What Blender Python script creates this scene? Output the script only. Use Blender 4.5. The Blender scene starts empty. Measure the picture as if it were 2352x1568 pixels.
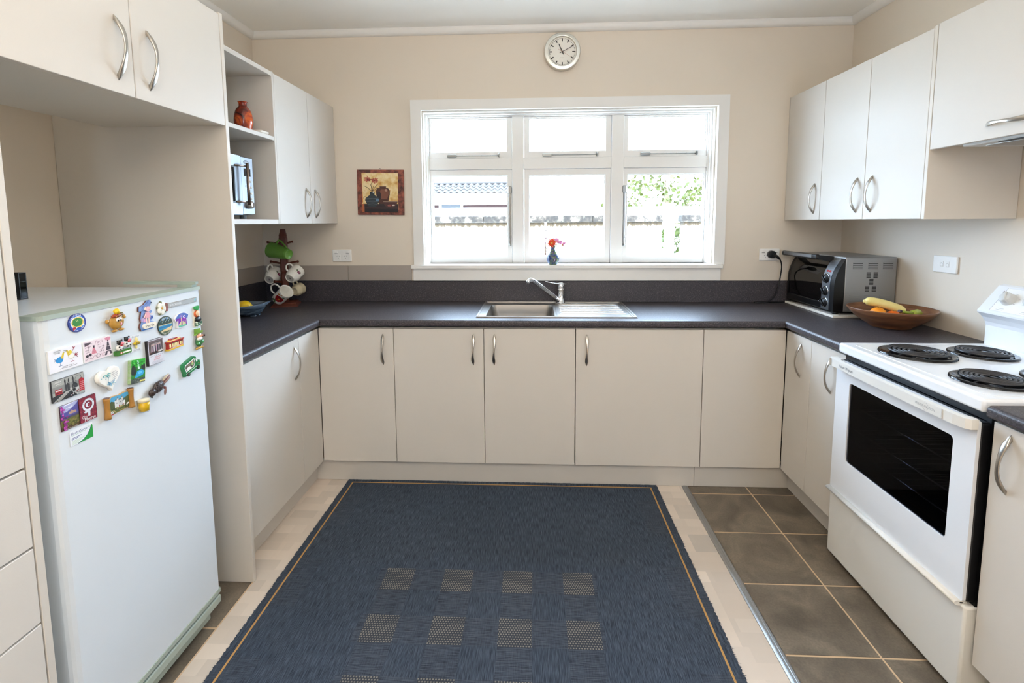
import bpy, bmesh, math, random
from mathutils import Matrix, Vector
random.seed(7)
PI = math.pi
scene = bpy.context.scene
C = scene.collection
R = random.Random(11)

# ------------------------------------------------------------------ camera
cam_d = bpy.data.cameras.new('camera'); cam = bpy.data.objects.new('camera', cam_d); C.objects.link(cam)
cam_d.sensor_width = 36.0; cam_d.lens = 1129.11 / 2352 * 36.0
cam_d.shift_x = 0.0006; cam_d.shift_y = (621.3 - 784.0) / 2352
cam_d.clip_start = 0.02; cam_d.clip_end = 200
_y, _p, _r = 0.0472, 0.0988, -0.0059
_f = Vector((-math.sin(_y)*math.cos(_p), math.cos(_y)*math.cos(_p), -math.sin(_p)))
_rt = Vector((math.cos(_y), math.sin(_y), 0)); _up = _rt.cross(_f)
_rt2 = math.cos(_r)*_rt + math.sin(_r)*_up; _up2 = -math.sin(_r)*_rt + math.cos(_r)*_up
cam.matrix_world = Matrix(((_rt2.x, _up2.x, -_f.x, 0), (_rt2.y, _up2.y, -_f.y, 0), (_rt2.z, _up2.z, -_f.z, 1.4072), (0, 0, 0, 1)))
scene.camera = cam

# ------------------------------------------------------------------ world, sun, lamps, exposure
w = bpy.data.worlds.new('sky'); scene.world = w; w.use_nodes = True
nt = w.node_tree; nt.nodes.clear()
_o = nt.nodes.new('ShaderNodeOutputWorld'); _b = nt.nodes.new('ShaderNodeBackground')
_b.inputs[0].default_value = (0.58, 0.76, 1.0, 1); _b.inputs[1].default_value = 22.5
nt.links.new(_b.outputs[0], _o.inputs[0])

def light(name, kind, loc, energy, col, **kw):
    d = bpy.data.lights.new(name, kind); o = bpy.data.objects.new(name, d); C.objects.link(o)
    o.location = loc; d.energy = energy; d.color = col
    for k, v in kw.items(): setattr(d, k, v)
    return o
sun = light('sun', 'SUN', (0, 0, 8), 2.0, (1.0, .96, .88), angle=math.radians(.6))
sun.rotation_euler = Vector((-.9, .22, -1.3)).to_track_quat('-Z', 'Y').to_euler()
# the room's lamp behind the photographer, and daylight portals at the window and at an added rear fill opening
light('ceiling_lamp', 'POINT', (-.1, -.72, 2.12), 22, (1.0, .92, .82), shadow_soft_size=.13)
# the photographer's flash turned up to the ceiling
fl_ = light('bounce_flash', 'SPOT', (-.1, -.35, 1.55), 225, (1.0, .94, .86), spot_size=math.radians(135), spot_blend=.6, shadow_soft_size=.05)
fl_.rotation_euler = (PI-.25, 0, 0)
for nm, loc, rot, sx, sy in (('window_portal', (.2, 3.30, 1.62), (-PI/2, 0, 0), 1.95, 1.05), ('rear_fill_portal', (1.55, -2.98, 1.72), (PI/2, 0, 0), .4, 1.0)):
    a = light(nm, 'AREA', loc, 1, (1, 1, 1), shape='RECTANGLE', size=sx, size_y=sy)
    a.rotation_euler = rot; a.data.cycles.is_portal = True
scene.view_settings.view_transform = 'Standard'; scene.view_settings.look = 'None'
scene.view_settings.gamma = 1.0; scene.view_settings.use_curve_mapping = False
scene.view_settings.exposure = 0.18
try:
    scene.cycles.max_bounces = 10; scene.cycles.diffuse_bounces = 6; scene.cycles.transparent_max_bounces = 16
except Exception: pass

# ------------------------------------------------------------------ colour and materials
def lin(c):
    if isinstance(c, str):
        c = tuple(int(c[i:i+2], 16) for i in (0, 2, 4))
    return tuple(((v/255)/12.92 if v/255 <= .04045 else ((v/255+.055)/1.055)**2.4) for v in c) + (1.0,)
MATS = {}
def nodes_of(name):
    m = bpy.data.materials.new(name); m.use_nodes = True
    t = m.node_tree; t.nodes.clear()
    out = t.nodes.new('ShaderNodeOutputMaterial'); p = t.nodes.new('ShaderNodeBsdfPrincipled')
    t.links.new(p.outputs[0], out.inputs[0]); MATS[name] = m
    return m, t, p, out
def N(t, kind, **kw):
    n = t.nodes.new(kind)
    for k, v in kw.items():
        if k.startswith('i_'):
            key = k[2:]; n.inputs[int(key) if key.isdigit() else key.replace('_', ' ')].default_value = v
        else: setattr(n, k, v)
    return n
def L(t, a, b): t.links.new(a, b)
def mat(name, col, rough=.5, metal=0., spec=.5, var=.0, vscale=8., bump=0., bscale=300., coat=0., trans=0., ior=1.45, aniso=0., stretch=None):
    m, t, p, out = nodes_of(name)
    c = lin(col)
    p.inputs['Base Color'].default_value = c; p.inputs['Roughness'].default_value = rough
    p.inputs['Metallic'].default_value = metal; p.inputs['Specular IOR Level'].default_value = spec
    p.inputs['Coat Weight'].default_value = coat; p.inputs['Transmission Weight'].default_value = trans; p.inputs['IOR'].default_value = ior
    if var or bump:
        tc = N(t, 'ShaderNodeTexCoord'); mp = N(t, 'ShaderNodeMapping')
        if stretch: mp.inputs['Scale'].default_value = stretch
        L(t, tc.outputs['Object'], mp.inputs[0])
    if var:
        n = N(t, 'ShaderNodeTexNoise', i_Scale=vscale, i_Detail=5.0); L(t, mp.outputs[0], n.inputs['Vector'])
        r = N(t, 'ShaderNodeMix', data_type='RGBA'); r.inputs[6].default_value = tuple(x*(1-var) for x in c[:3])+(1,); r.inputs[7].default_value = tuple(min(1, x*(1+var)) for x in c[:3])+(1,)
        L(t, n.outputs[0], r.inputs[0]); L(t, r.outputs[2], p.inputs['Base Color'])
    if bump:
        n2 = N(t, 'ShaderNodeTexNoise', i_Scale=bscale, i_Detail=3.0); L(t, mp.outputs[0], n2.inputs['Vector'])
        b = N(t, 'ShaderNodeBump', i_Strength=bump, i_Distance=.002); L(t, n2.outputs[0], b.inputs['Height']); L(t, b.outputs[0], p.inputs['Normal'])
    return m
def ramp(t, stops):
    r = N(t, 'ShaderNodeValToRGB'); e = r.color_ramp.elements
    while len(e) < len(stops): e.new(.5)
    for k, (pos, c) in enumerate(stops): e[k].position = pos; e[k].color = lin(c)
    return r

mat('wall_paint', 'e1d6c7', .5, var=.02, vscale=3, bump=.05, bscale=250)
mat('ceiling_paint', 'f4f3ef', .85, var=.015, vscale=2)
mat('trim_white', 'ecebe8', .42, var=.01, vscale=6)
mat('cabinet_door', 'd4cec6', .42, spec=.32, bump=.07, bscale=420)
mat('cabinet_body', 'd2cbc1', .45, bump=.05, bscale=420)
mat('cabinet_dark', 'cfc6b8', .6)
mat('kick', 'c6c1ba', .5, bump=.05, bscale=300)
mat('brushed', 'b9b4ac', .28, metal=1, var=.06, vscale=40)
mat('chrome', 'e2e4e8', .09, metal=1)
mat('steel', 'b4b0ac', .32, metal=1, var=.05, vscale=20, stretch=(1, 12, 1))
mat('fridge_white', 'dce2e7', .28, spec=.5, bump=.035, bscale=350)
mat('fridge_trim', 'a6b2a7', .4)
mat('gasket', '6c7072', .6)
mat('enamel', 'e9edf3', .16, coat=.3)
mat('oven_cream', 'e4e3df', .3)
mat('black', '121214', .35)
mat('black_gloss', '0b0b0d', .12)
mat('coil', '2a2a2e', .38, spec=.6)
mat('dark_enamel', '17171a', .08, metal=.3)
mat('white_plastic', 'f3f2ef', .35)
mat('grey_plastic', 'c8c9c8', .4)
mat('wood_dark', '5b2a1a', .38, var=.35, vscale=10, stretch=(6, 6, 1))
mat('alu', 'aeb0b2', .35, metal=1)
mat('tile_splash', 'a99f96', .10, var=.05, vscale=5)
mat('grout', 'cdb292', .85, var=.08, vscale=30)
mat('grout_light', 'cfc5b8', .8)
mat('porcelain', 'f2efe8', .15, var=.02, vscale=20)
mat('leaf', '3c4808', .5, var=.3, vscale=12)
mat('concrete_white', 'ded9cf', .85, var=.08, vscale=6)
mat('plaster_out', 'e6e3dc', .8, var=.04, vscale=3)
mat('hedge_leaf', '414606', .5, var=.35, vscale=3)
mat('bark', '6b5a48', .8, var=.3, vscale=10)
mat('paving', 'b5aea3', .85, var=.1, vscale=4)
mat('gutter_white', 'e9e6de', .5)
mat('red_brick', '33201f', .85, var=.15, vscale=20)
mat('roof_tile', '36302c', .7, var=.15, vscale=2)

# printed or painted colour carried by the mesh itself
def col_mat(name, rough, spec=.5, coat=0.):
    m, t, p, out = nodes_of(name)
    a = N(t, 'ShaderNodeAttribute', attribute_name='Col'); L(t, a.outputs['Color'], p.inputs['Base Color'])
    p.inputs['Roughness'].default_value = rough; p.inputs['Specular IOR Level'].default_value = spec; p.inputs['Coat Weight'].default_value = coat
    return m
col_mat('print', .45); col_mat('paint', .32); col_mat('glaze', .14, coat=.2); col_mat('holo', .2, .8)

def glass_mat(name, tint=(1, 1, 1), refl=1.0, rough=.02):
    m, t, p, out = nodes_of(name); t.nodes.remove(p)
    tr = N(t, 'ShaderNodeBsdfTransparent'); tr.inputs[0].default_value = tint + (1,)
    gl = N(t, 'ShaderNodeBsdfGlossy'); gl.inputs['Roughness'].default_value = rough
    lw = N(t, 'ShaderNodeLayerWeight'); pw = N(t, 'ShaderNodeMath', operation='POWER'); pw.inputs[1].default_value = 5.0; L(t, lw.outputs['Facing'], pw.inputs[0])
    fr = N(t, 'ShaderNodeMath', operation='MULTIPLY_ADD'); fr.inputs[1].default_value = .9; fr.inputs[2].default_value = .04; L(t, pw.outputs[0], fr.inputs[0]); mx = N(t, 'ShaderNodeMixShader')
    mu = N(t, 'ShaderNodeMath', operation='MULTIPLY'); mu.inputs[1].default_value = refl
    L(t, fr.outputs[0], mu.inputs[0]); L(t, mu.outputs[0], mx.inputs[0]); L(t, tr.outputs[0], mx.inputs[1]); L(t, gl.outputs[0], mx.inputs[2]); L(t, mx.outputs[0], out.inputs[0])
    return m
glass_mat('pane_glass', (.985, .995, .99), .4); glass_mat('oven_glass', (.32, .32, .36), .28, .03); glass_mat('smoke_glass', (.22, .21, .2), 1.6, .03); glass_mat('clear_plastic', (.92, .93, .93)); glass_mat('clock_glass', (1., 1., 1.), .6); glass_mat('tinted_glass', (.55, .51, .47)); mat('knob_grey', 'cfd1d0', .35)

def bench_mat():
    m, t, p, out = nodes_of('bench_laminate')
    tc = N(t, 'ShaderNodeTexCoord')
    v = N(t, 'ShaderNodeTexVoronoi', i_Scale=480.0); L(t, tc.outputs['Object'], v.inputs['Vector'])
    n = N(t, 'ShaderNodeTexNoise', i_Scale=180.0, i_Detail=3.0); L(t, tc.outputs['Object'], n.inputs['Vector'])
    r1 = ramp(t, [(.35, '2c292d'), (.65, '49444a')]); L(t, n.outputs[0], r1.inputs[0])
    sp = N(t, 'ShaderNodeSeparateColor'); L(t, v.outputs['Color'], sp.inputs[0])
    g = N(t, 'ShaderNodeMath', operation='GREATER_THAN'); g.inputs[1].default_value = .95; L(t, sp.outputs[0], g.inputs[0])
    mx = N(t, 'ShaderNodeMix', data_type='RGBA'); mx.inputs[7].default_value = lin('6e6765')
    L(t, g.outputs[0], mx.inputs[0]); L(t, r1.outputs[0], mx.inputs[6]); L(t, mx.outputs[2], p.inputs['Base Color'])
    p.inputs['Roughness'].default_value = .43
    b = N(t, 'ShaderNodeBump', i_Strength=.12, i_Distance=.001); L(t, n.outputs[0], b.inputs['Height']); L(t, b.outputs[0], p.inputs['Normal'])
bench_mat()

def vinyl_mat():
    m, t, p, out = nodes_of('vinyl')
    tc = N(t, 'ShaderNodeTexCoord')
    def brick(w_, h, off, c1, c2):
        b = N(t, 'ShaderNodeTexBrick', offset=off, squash=1.0); b.inputs['Color1'].default_value = lin(c1); b.inputs['Color2'].default_value = lin(c2)
        b.inputs['Scale'].default_value = 1.0; b.inputs['Mortar Size'].default_value = 0.0; b.inputs['Brick Width'].default_value = w_; b.inputs['Row Height'].default_value = h
        L(t, tc.outputs['Object'], b.inputs['Vector']); return b.outputs[0]
    A = brick(.172, .118, .37, 'e0cfc0', 'aaa39c'); B = brick(.118, .059, .5, 'c6baae', 'e2d4c6'); Cc = brick(.344, .236, .25, '000000', 'ffffff')
    mx = N(t, 'ShaderNodeMix', data_type='RGBA'); L(t, Cc, mx.inputs[0]); L(t, A, mx.inputs[6]); L(t, B, mx.inputs[7])
    n = N(t, 'ShaderNodeTexNoise', i_Scale=7.0, i_Detail=4.0); L(t, tc.outputs['Object'], n.inputs['Vector'])
    r = ramp(t, [(.3, 'c9beb3'), (.7, 'dfd1c2')]); L(t, n.outputs[0], r.inputs[0])
    m2 = N(t, 'ShaderNodeMix', data_type='RGBA'); m2.inputs[0].default_value = .15; L(t, mx.outputs[2], m2.inputs[6]); L(t, r.outputs[0], m2.inputs[7])
    L(t, m2.outputs[2], p.inputs['Base Color']); p.inputs['Roughness'].default_value = .45
vinyl_mat()

def slate_mat():
    m, t, p, out = nodes_of('slate_tile')
    tc = N(t, 'ShaderNodeTexCoord'); oi = N(t, 'ShaderNodeObjectInfo')
    n = N(t, 'ShaderNodeTexNoise', noise_dimensions='4D', i_Scale=5.5, i_Detail=8.0, i_Distortion=1.2); L(t, tc.outputs['Object'], n.inputs['Vector']); 
    mu = N(t, 'ShaderNodeMath', operation='MULTIPLY'); mu.inputs[1].default_value = 40; L(t, oi.outputs['Random'], mu.inputs[0]); L(t, mu.outputs[0], n.inputs['W'])
    r = ramp(t, [(.3, '574e43'), (.5, '6c6255'), (.62, '7a6f60'), (.8, '61594c')]); L(t, n.outputs[0], r.inputs[0])
    n2 = N(t, 'ShaderNodeTexNoise', i_Scale=140.0, i_Detail=4.0); L(t, tc.outputs['Object'], n2.inputs['Vector'])
    mx = N(t, 'ShaderNodeMix', data_type='RGBA', blend_type='OVERLAY'); mx.inputs[0].default_value = .35
    L(t, r.outputs[0], mx.inputs[6]); L(t, n2.outputs[0], mx.inputs[7]); L(t, mx.outputs[2], p.inputs['Base Color'])
    p.inputs['Roughness'].default_value = .5
    b = N(t, 'ShaderNodeBump', i_Strength=.2, i_Distance=.003); L(t, n.outputs[0], b.inputs['Height']); L(t, b.outputs[0], p.inputs['Normal'])
slate_mat()

def rug_mat():
    m, t, p, out = nodes_of('rug_weave')
    tc = N(t, 'ShaderNodeTexCoord')
    def noise(sx, sy, sc, det=3.0):
        mp = N(t, 'ShaderNodeMapping'); mp.inputs['Scale'].default_value = (sx, sy, 1); L(t, tc.outputs['Object'], mp.inputs[0])
        n = N(t, 'ShaderNodeTexNoise', i_Scale=sc, i_Detail=det); L(t, mp.outputs[0], n.inputs['Vector']); return n.outputs[0]
    def M(op, a, b=None, clamp=False):
        n = N(t, 'ShaderNodeMath', operation=op, use_clamp=clamp)
        for k, v in enumerate((a, b)):
            if v is None: continue
            if isinstance(v, (int, float)): n.inputs[k].default_value = v
            else: L(t, v, n.inputs[k])
        return n.outputs[0]
    def mix(f, a, b):
        n = N(t, 'ShaderNodeMix', data_type='RGBA'); L(t, f, n.inputs[0])
        for k, v in ((6, a), (7, b)):
            if isinstance(v, str): n.inputs[k].default_value = lin(v)
            else: L(t, v, n.inputs[k])
        return n.outputs[2]
    warp = noise(430, 22, 1.0, 3.0); weft = noise(22, 330, 1.0, 3.0); big = noise(1, 1, 2.2, 4.0)
    r1 = ramp(t, [(.30, '282f3a'), (.5, '3c4552'), (.70, '525b69')]); L(t, warp, r1.inputs[0])
    r2 = ramp(t, [(.33, '262a33'), (.5, '404753'), (.7, '5b6069')]); L(t, weft, r2.inputs[0])
    sep = N(t, 'ShaderNodeSeparateXYZ'); L(t, tc.outputs['Object'], sep.inputs[0]); X, Y = sep.outputs[0], sep.outputs[1]
    # position inside the 0.236 m repeat of the woven squares (rug's own coordinates)
    fx = M('FRACT', M('DIVIDE', M('ADD', X, 50*.236 + .412), .236)); fy = M('FRACT', M('DIVIDE', M('ADD', Y, 50*.238 + .003), .238))
    inx = M('LESS_THAN', fx, .49); iny = M('GREATER_THAN', fy, .51)
    zone = M('MULTIPLY', M('MULTIPLY', M('LESS_THAN', M('ABSOLUTE', M('ADD', X, .006)), .43), M('LESS_THAN', Y, .001)), M('GREATER_THAN', Y, -1.8))
    sq = M('MULTIPLY', M('MULTIPLY', inx, iny), zone)
    cross = M('MULTIPLY', M('MULTIPLY', M('ABSOLUTE', M('SUBTRACT', inx, iny)), zone), .62)
    side = M('MULTIPLY', M('GREATER_THAN', M('ABSOLUTE', X), .70), M('GREATER_THAN', M('FRACT', M('MULTIPLY', M('ADD', Y, 9), 2.1)), .45))
    base = mix(M('MAXIMUM', cross, M('MULTIPLY', side, .45)), r1.outputs[0], r2.outputs[0])
    # staggered dots of pale yarn
    row = M('FLOOR', M('DIVIDE', M('ADD', Y, 20), .0092)); off = M('MULTIPLY', M('MODULO', row, 2), .5)
    dx = M('FRACT', M('ADD', M('DIVIDE', M('ADD', X, 20), .0092), off)); dy = M('FRACT', M('DIVIDE', M('ADD', Y, 20), .0092))
    dd = M('ADD', M('POWER', M('SUBTRACT', dx, .5), 2), M('POWER', M('SUBTRACT', dy, .5), 2))
    dots = M('LESS_THAN', dd, .085)
    sqc = mix(dots, '3c4048', '7f7b74')
    base = mix(sq, base, sqc)
    hsv = N(t, 'ShaderNodeHueSaturation'); L(t, base, hsv.inputs['Color']); L(t, M('ADD', M('MULTIPLY', big, .5), .75), hsv.inputs['Value'])
    L(t, hsv.outputs[0], p.inputs['Base Color']); p.inputs['Roughness'].default_value = .95; p.inputs['Specular IOR Level'].default_value = .15
    b = N(t, 'ShaderNodeBump', i_Strength=.6, i_Distance=.002); L(t, M('ADD', warp, M('MULTIPLY', dots, sq)), b.inputs['Height']); L(t, b.outputs[0], p.inputs['Normal'])
rug_mat()
mat('rug_stripe', 'b48a52', .9, bump=.4, bscale=500)
mat('rug_pile', '2b313d', .95, var=.3, vscale=200)

def stain_mat():      # weathered coping: lichen blotches
    m, t, p, out = nodes_of('coping')
    tc = N(t, 'ShaderNodeTexCoord'); n = N(t, 'ShaderNodeTexNoise', i_Scale=5.0, i_Detail=9.0, i_Roughness=.7); L(t, tc.outputs['Object'], n.inputs['Vector'])
    r = ramp(t, [(.38, '94887a'), (.48, '40372e'), (.56, '1f1a16'), (.68, '6a6052')]); L(t, n.outputs[0], r.inputs[0]); L(t, r.outputs[0], p.inputs['Base Color']); p.inputs['Roughness'].default_value = .9
    m, t, p, out = nodes_of('stained_wall')   # brown drips running down from under the coping
    tc = N(t, 'ShaderNodeTexCoord'); mp = N(t, 'ShaderNodeMapping'); mp.inputs['Scale'].default_value = (16, 1, 1.2); L(t, tc.outputs['Object'], mp.inputs[0])
    n = N(t, 'ShaderNodeTexNoise', i_Scale=1.6, i_Detail=6.0); L(t, mp.outputs[0], n.inputs['Vector'])
    s = N(t, 'ShaderNodeSeparateXYZ'); L(t, tc.outputs['Object'], s.inputs[0])
    mr = N(t, 'ShaderNodeMapRange'); mr.inputs[1].default_value = -.11; mr.inputs[2].default_value = .0; L(t, s.outputs[2], mr.inputs[0])
    mu = N(t, 'ShaderNodeMath', operation='MULTIPLY'); L(t, n.outputs[0], mu.inputs[0]); L(t, mr.outputs[0], mu.inputs[1])
    r = ramp(t, [(.0, 'e6e2d8'), (.18, 'e2dccf'), (.30, '4a3b26'), (.5, '2c2316')]); L(t, mu.outputs[0], r.inputs[0]); L(t, r.outputs[0], p.inputs['Base Color']); p.inputs['Roughness'].default_value = .9
stain_mat()

def spotted(name, stops, scale, rough=.4, stretch=(1, 1, 1), detail=6.0, dist=0.0, coat=0.):
    m, t, p, out = nodes_of(name)
    tc = N(t, 'ShaderNodeTexCoord'); mp = N(t, 'ShaderNodeMapping'); mp.inputs['Scale'].default_value = stretch; L(t, tc.outputs['Object'], mp.inputs[0])
    n = N(t, 'ShaderNodeTexNoise', i_Scale=scale, i_Detail=detail, i_Distortion=dist); L(t, mp.outputs[0], n.inputs['Vector'])
    r = ramp(t, stops); L(t, n.outputs[0], r.inputs[0]); L(t, r.outputs[0], p.inputs['Base Color']); p.inputs['Roughness'].default_value = rough; p.inputs['Coat Weight'].default_value = coat
spotted('orange_glaze', [(.3, '3a0d08'), (.45, '8e2a10'), (.55, 'd05a18'), (.7, 'a83a14')], 22, .18, (1, 1, .8), dist=1.0, coat=.3)
spotted('blue_glass', [(.3, '2e3a46'), (.5, '5d7083'), (.7, '8795a2')], 9, .2, (1, 1, 5), dist=2.0)
spotted('bowl_wood', [(.3, '50301e'), (.5, '744b30'), (.7, '8d6546')], 6, .35, (1, 1, 7), dist=.6)
spotted('banana_skin', [(.3, 'e2cf7a'), (.55, 'eddc92'), (.7, 'd9c468')], 6, .4)
spotted('vase_blue', [(.3, '1c2440'), (.46, '3d4f7d'), (.52, '6e7f50'), (.58, '2a3358'), (.68, 'b9a3b4')], 26, .15, dist=1.0)
spotted('sketch_border', [(.3, '3d1f1c'), (.5, '7d4236'), (.65, 'a35a44'), (.8, '5a2c26')], 40, .5)
spotted('sketch_ground', [(.3, 'c98d46'), (.45, 'e2c382'), (.6, 'efdcae'), (.75, 'd9a765')], 24, .5)
spotted('orange_peel', [(.3, 'f08a12'), (.7, 'f6a020')], 10, .4)
spotted('heart_stone', [(.3, 'eeebe4'), (.7, 'f6f4ee')], 20, .3)

# ------------------------------------------------------------------ mesh builder
class MB:
    def __init__(s): s.v = []; s.f = []; s.c = []; s.col = None; s.M = None; s.sm = []; s.smooth = False
    def pts(s, vs):
        b = len(s.v)
        for q in vs:
            q = Vector(q)
            s.v.append(tuple(s.M @ q) if s.M is not None else tuple(q))
        return b
    def face(s, idx): s.f.append(tuple(idx)); s.c.append(s.col); s.sm.append(s.smooth)
    def box(s, x0, x1, y0, y1, z0, z1):
        b = s.pts([(x0,y0,z0),(x1,y0,z0),(x1,y1,z0),(x0,y1,z0),(x0,y0,z1),(x1,y0,z1),(x1,y1,z1),(x0,y1,z1)])
        for q in ((0,3,2,1),(4,5,6,7),(0,1,5,4),(1,2,6,5),(2,3,7,6),(3,0,4,7)): s.face([b+i for i in q])
        return s
    def rbox(s, x0, x1, y0, y1, z0, z1, r=.002, seg=1):
        bm = bmesh.new(); bmesh.ops.create_cube(bm, size=1)
        for v in bm.verts: v.co = ((x0+x1)/2+v.co.x*(x1-x0), (y0+y1)/2+v.co.y*(y1-y0), (z0+z1)/2+v.co.z*(z1-z0))
        bmesh.ops.bevel(bm, geom=bm.edges[:], offset=r, segments=seg, affect='EDGES', profile=.5)
        b = s.pts([v.co for v in bm.verts]); bm.verts.index_update()
        old = s.smooth; s.smooth = seg > 1
        for f in bm.faces:
            s.smooth = seg > 1 and max(abs(f.normal.x), abs(f.normal.y), abs(f.normal.z)) < .999
            s.face([b+v.index for v in f.verts])
        s.smooth = old; bm.free(); return s
    def prism(s, poly, y0, y1, plane='xz'):
        # polygon (CCW seen from -y) in x,z extruded along y; plane 'xy' extrudes along z, 'yz' along x
        n = len(poly)
        def P(a, b_, h): return (a, h, b_) if plane == 'xz' else ((a, b_, h) if plane == 'xy' else (h, a, b_))
        b = s.pts([P(a, q, y0) for a, q in poly] + [P(a, q, y1) for a, q in poly])
        A = list(range(b, b+n)); B = list(range(b+n, b+2*n))
        s.face(A if plane == 'xz' else A[::-1]); s.face(B[::-1] if plane == 'xz' else B)
        for i in range(n):
            j = (i+1) % n
            q = [A[i], B[i], B[j], A[j]] if plane == 'xz' else [A[i], A[j], B[j], B[i]]
            s.face(q)
        return s
    def ring(s, outer, inner, y0, y1, plane='xz'):
        n = len(outer)
        def P(a, q, h): return (a, h, q) if plane == 'xz' else ((a, q, h) if plane == 'xy' else (h, a, q))
        b = s.pts([P(a, q, y) for y in (y0, y1) for loop in (outer, inner) for a, q in loop])
        O0, I0, O1, I1 = [list(range(b+k*n, b+(k+1)*n)) for k in range(4)]
        fl = plane != 'xz'
        for i in range(n):
            j = (i+1) % n
            for q in ([O0[i],O0[j],I0[j],I0[i]], [O1[j],O1[i],I1[i],I1[j]], [O0[j],O0[i],O1[i],O1[j]], [I0[i],I0[j],I1[j],I1[i]]):
                s.face(q[::-1] if fl else q)
        return s
    def loft(s, loops, cap0=True, cap1=True, closed=True, smooth=True):
        n = len(loops[0]); b = s.pts([q for l in loops for q in l]); old = s.smooth; s.smooth = smooth
        for k in range(len(loops)-1):
            for i in range(n if closed else n-1):
                j = (i+1) % n
                s.face([b+k*n+i, b+k*n+j, b+(k+1)*n+j, b+(k+1)*n+i])
        s.smooth = old
        if cap0: s.face([b+i for i in range(n)][::-1])
        if cap1: s.face([b+(len(loops)-1)*n+i for i in range(n)])
        return s
    def lathe(s, prof, seg=32, cx=0, cy=0, cap0=False, cap1=False):
        loops = [[(cx+r*math.cos(2*PI*i/seg), cy+r*math.sin(2*PI*i/seg), z) for i in range(seg)] for r, z in prof]
        return s.loft(loops, cap0, cap1)
    def cyl(s, p, q, r0, r1=None, seg=16):
        return s.tube([p, q], [r0, r0 if r1 is None else r1], seg)
    def tube(s, pts, rad, seg=10, cap=True, flat=None, up=None):
        # round (or, with flat, elliptical) section swept along a polyline
        pts = [Vector(q) for q in pts]; n = len(pts)
        if not isinstance(rad, (list, tuple)): rad = [rad]*n
        tan = [(pts[min(i+1, n-1)]-pts[max(i-1, 0)]).normalized() for i in range(n)]
        u = Vector(up) if up else (Vector((0, 0, 1)) if abs(tan[0].z) < .9 else Vector((1, 0, 0)))
        u = (u - u.dot(tan[0])*tan[0]).normalized(); loops = []
        for i in range(n):
            u = (u - u.dot(tan[i])*tan[i]); u = u.normalized() if u.length > 1e-6 else Vector((1, 0, 0))
            w_ = tan[i].cross(u); fr = flat[i] if isinstance(flat, (list, tuple)) else (flat or 1)
            loops.append([pts[i] + rad[i]*(math.cos(2*PI*k/seg)*u*fr + math.sin(2*PI*k/seg)*w_) for k in range(seg)])
        return s.loft(loops, cap, cap)
    def ball(s, c, r, seg=16, rings=10, M=None):
        rx, ry, rz = r if isinstance(r, (tuple, list)) else (r, r, r); loops = []
        for k in range(1, rings):
            a = -PI/2 + PI*k/rings
            loops.append([(c[0]+rx*math.cos(a)*math.cos(2*PI*i/seg), c[1]+ry*math.cos(a)*math.sin(2*PI*i/seg), c[2]+rz*math.sin(a)) for i in range(seg)])
        b = len(s.v); s.loft(loops, False, False)
        p0 = s.pts([(c[0], c[1], c[2]-rz), (c[0], c[1], c[2]+rz)]); old = s.smooth; s.smooth = True
        last = b+(rings-2)*seg
        for i in range(seg):
            j = (i+1) % seg
            s.face([p0, b+j, b+i]); s.face([p0+1, last+i, last+j])
        s.smooth = old; return s
    def quad(s, a, b_, c, d):
        b = s.pts([a, b_, c, d]); s.face([b, b+1, b+2, b+3]); return s
    def sweep(s, prof, path, closed=False):
        # profile of (offset outwards to the right of travel, z) swept along a level path of (x,y), mitred
        P = [Vector((x, y)) for x, y in path]; n = len(P); loops = []
        for i in range(n):
            d0 = (P[i]-P[i-1]).normalized() if i > 0 else None; d1 = (P[i+1]-P[i]).normalized() if i < n-1 else None
            if d0 is None: d0 = d1
            if d1 is None: d1 = d0
            n0 = Vector((d0.y, -d0.x)); n1 = Vector((d1.y, -d1.x)); mt = (n0+n1); mt = mt/ (mt.dot(n0)) if mt.length > 1e-6 else n0
            loops.append([(P[i].x+mt.x*o, P[i].y+mt.y*o, z) for o, z in prof])
        return s.loft(loops, True, True, smooth=False)
    def mesh(s, name):
        me = bpy.data.meshes.new(name); me.from_pydata(s.v, [], s.f)
        if any(c is not None for c in s.c):
            a = me.color_attributes.new('Col', 'FLOAT_COLOR', 'CORNER'); k = 0; dat = []
            for p, c in zip(me.polygons, s.c):
                dat += list(c or (1, 1, 1, 1))*p.loop_total
            a.data.foreach_set('color', dat)
        me.polygons.foreach_set('use_smooth', s.sm); me.update(); return me
    def build(s, name, m, parent=None, label=None, fix=True):
        me = s.mesh(name)
        if fix:
            bm = bmesh.new(); bm.from_mesh(me); bmesh.ops.recalc_face_normals(bm, faces=bm.faces); bm.to_mesh(me); bm.free()
        return put(name, me, m, parent, label)
def put(name, me, m, parent=None, label=None):
    if not me.materials: me.materials.append(MATS[m])
    o = bpy.data.objects.new(name, me); C.objects.link(o)
    if parent is not None: o.parent = parent
    if label: o['label'] = label
    return o
def tag(o, label, cat, group=None):
    o['label'] = label; o['category'] = cat
    if group: o['group'] = group
    return o
def thing(name, label, cat, loc=(0, 0, 0), rz=0., group=None, M=None):
    o = bpy.data.objects.new(name, None); C.objects.link(o); o.empty_display_size = .05
    if M is not None: o.matrix_world = M
    else: o.location = loc; o.rotation_euler = (0, 0, rz)
    return tag(o, label, cat, group)
def struct(o): o['kind'] = 'structure'; return o
def estruct(name, loc=(0, 0, 0)):
    o = bpy.data.objects.new(name, None); C.objects.link(o); o.location = loc; o.empty_display_size = .05
    return struct(o)
def dup(o, parent=None):
    c = o.copy(); C.objects.link(c)
    if parent is not None: c.parent = parent
    for ch in list(o.children): dup(ch, c)
    return c
def box(x0, x1, y0, y1, z0, z1): return MB().box(x0, x1, y0, y1, z0, z1)
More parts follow.
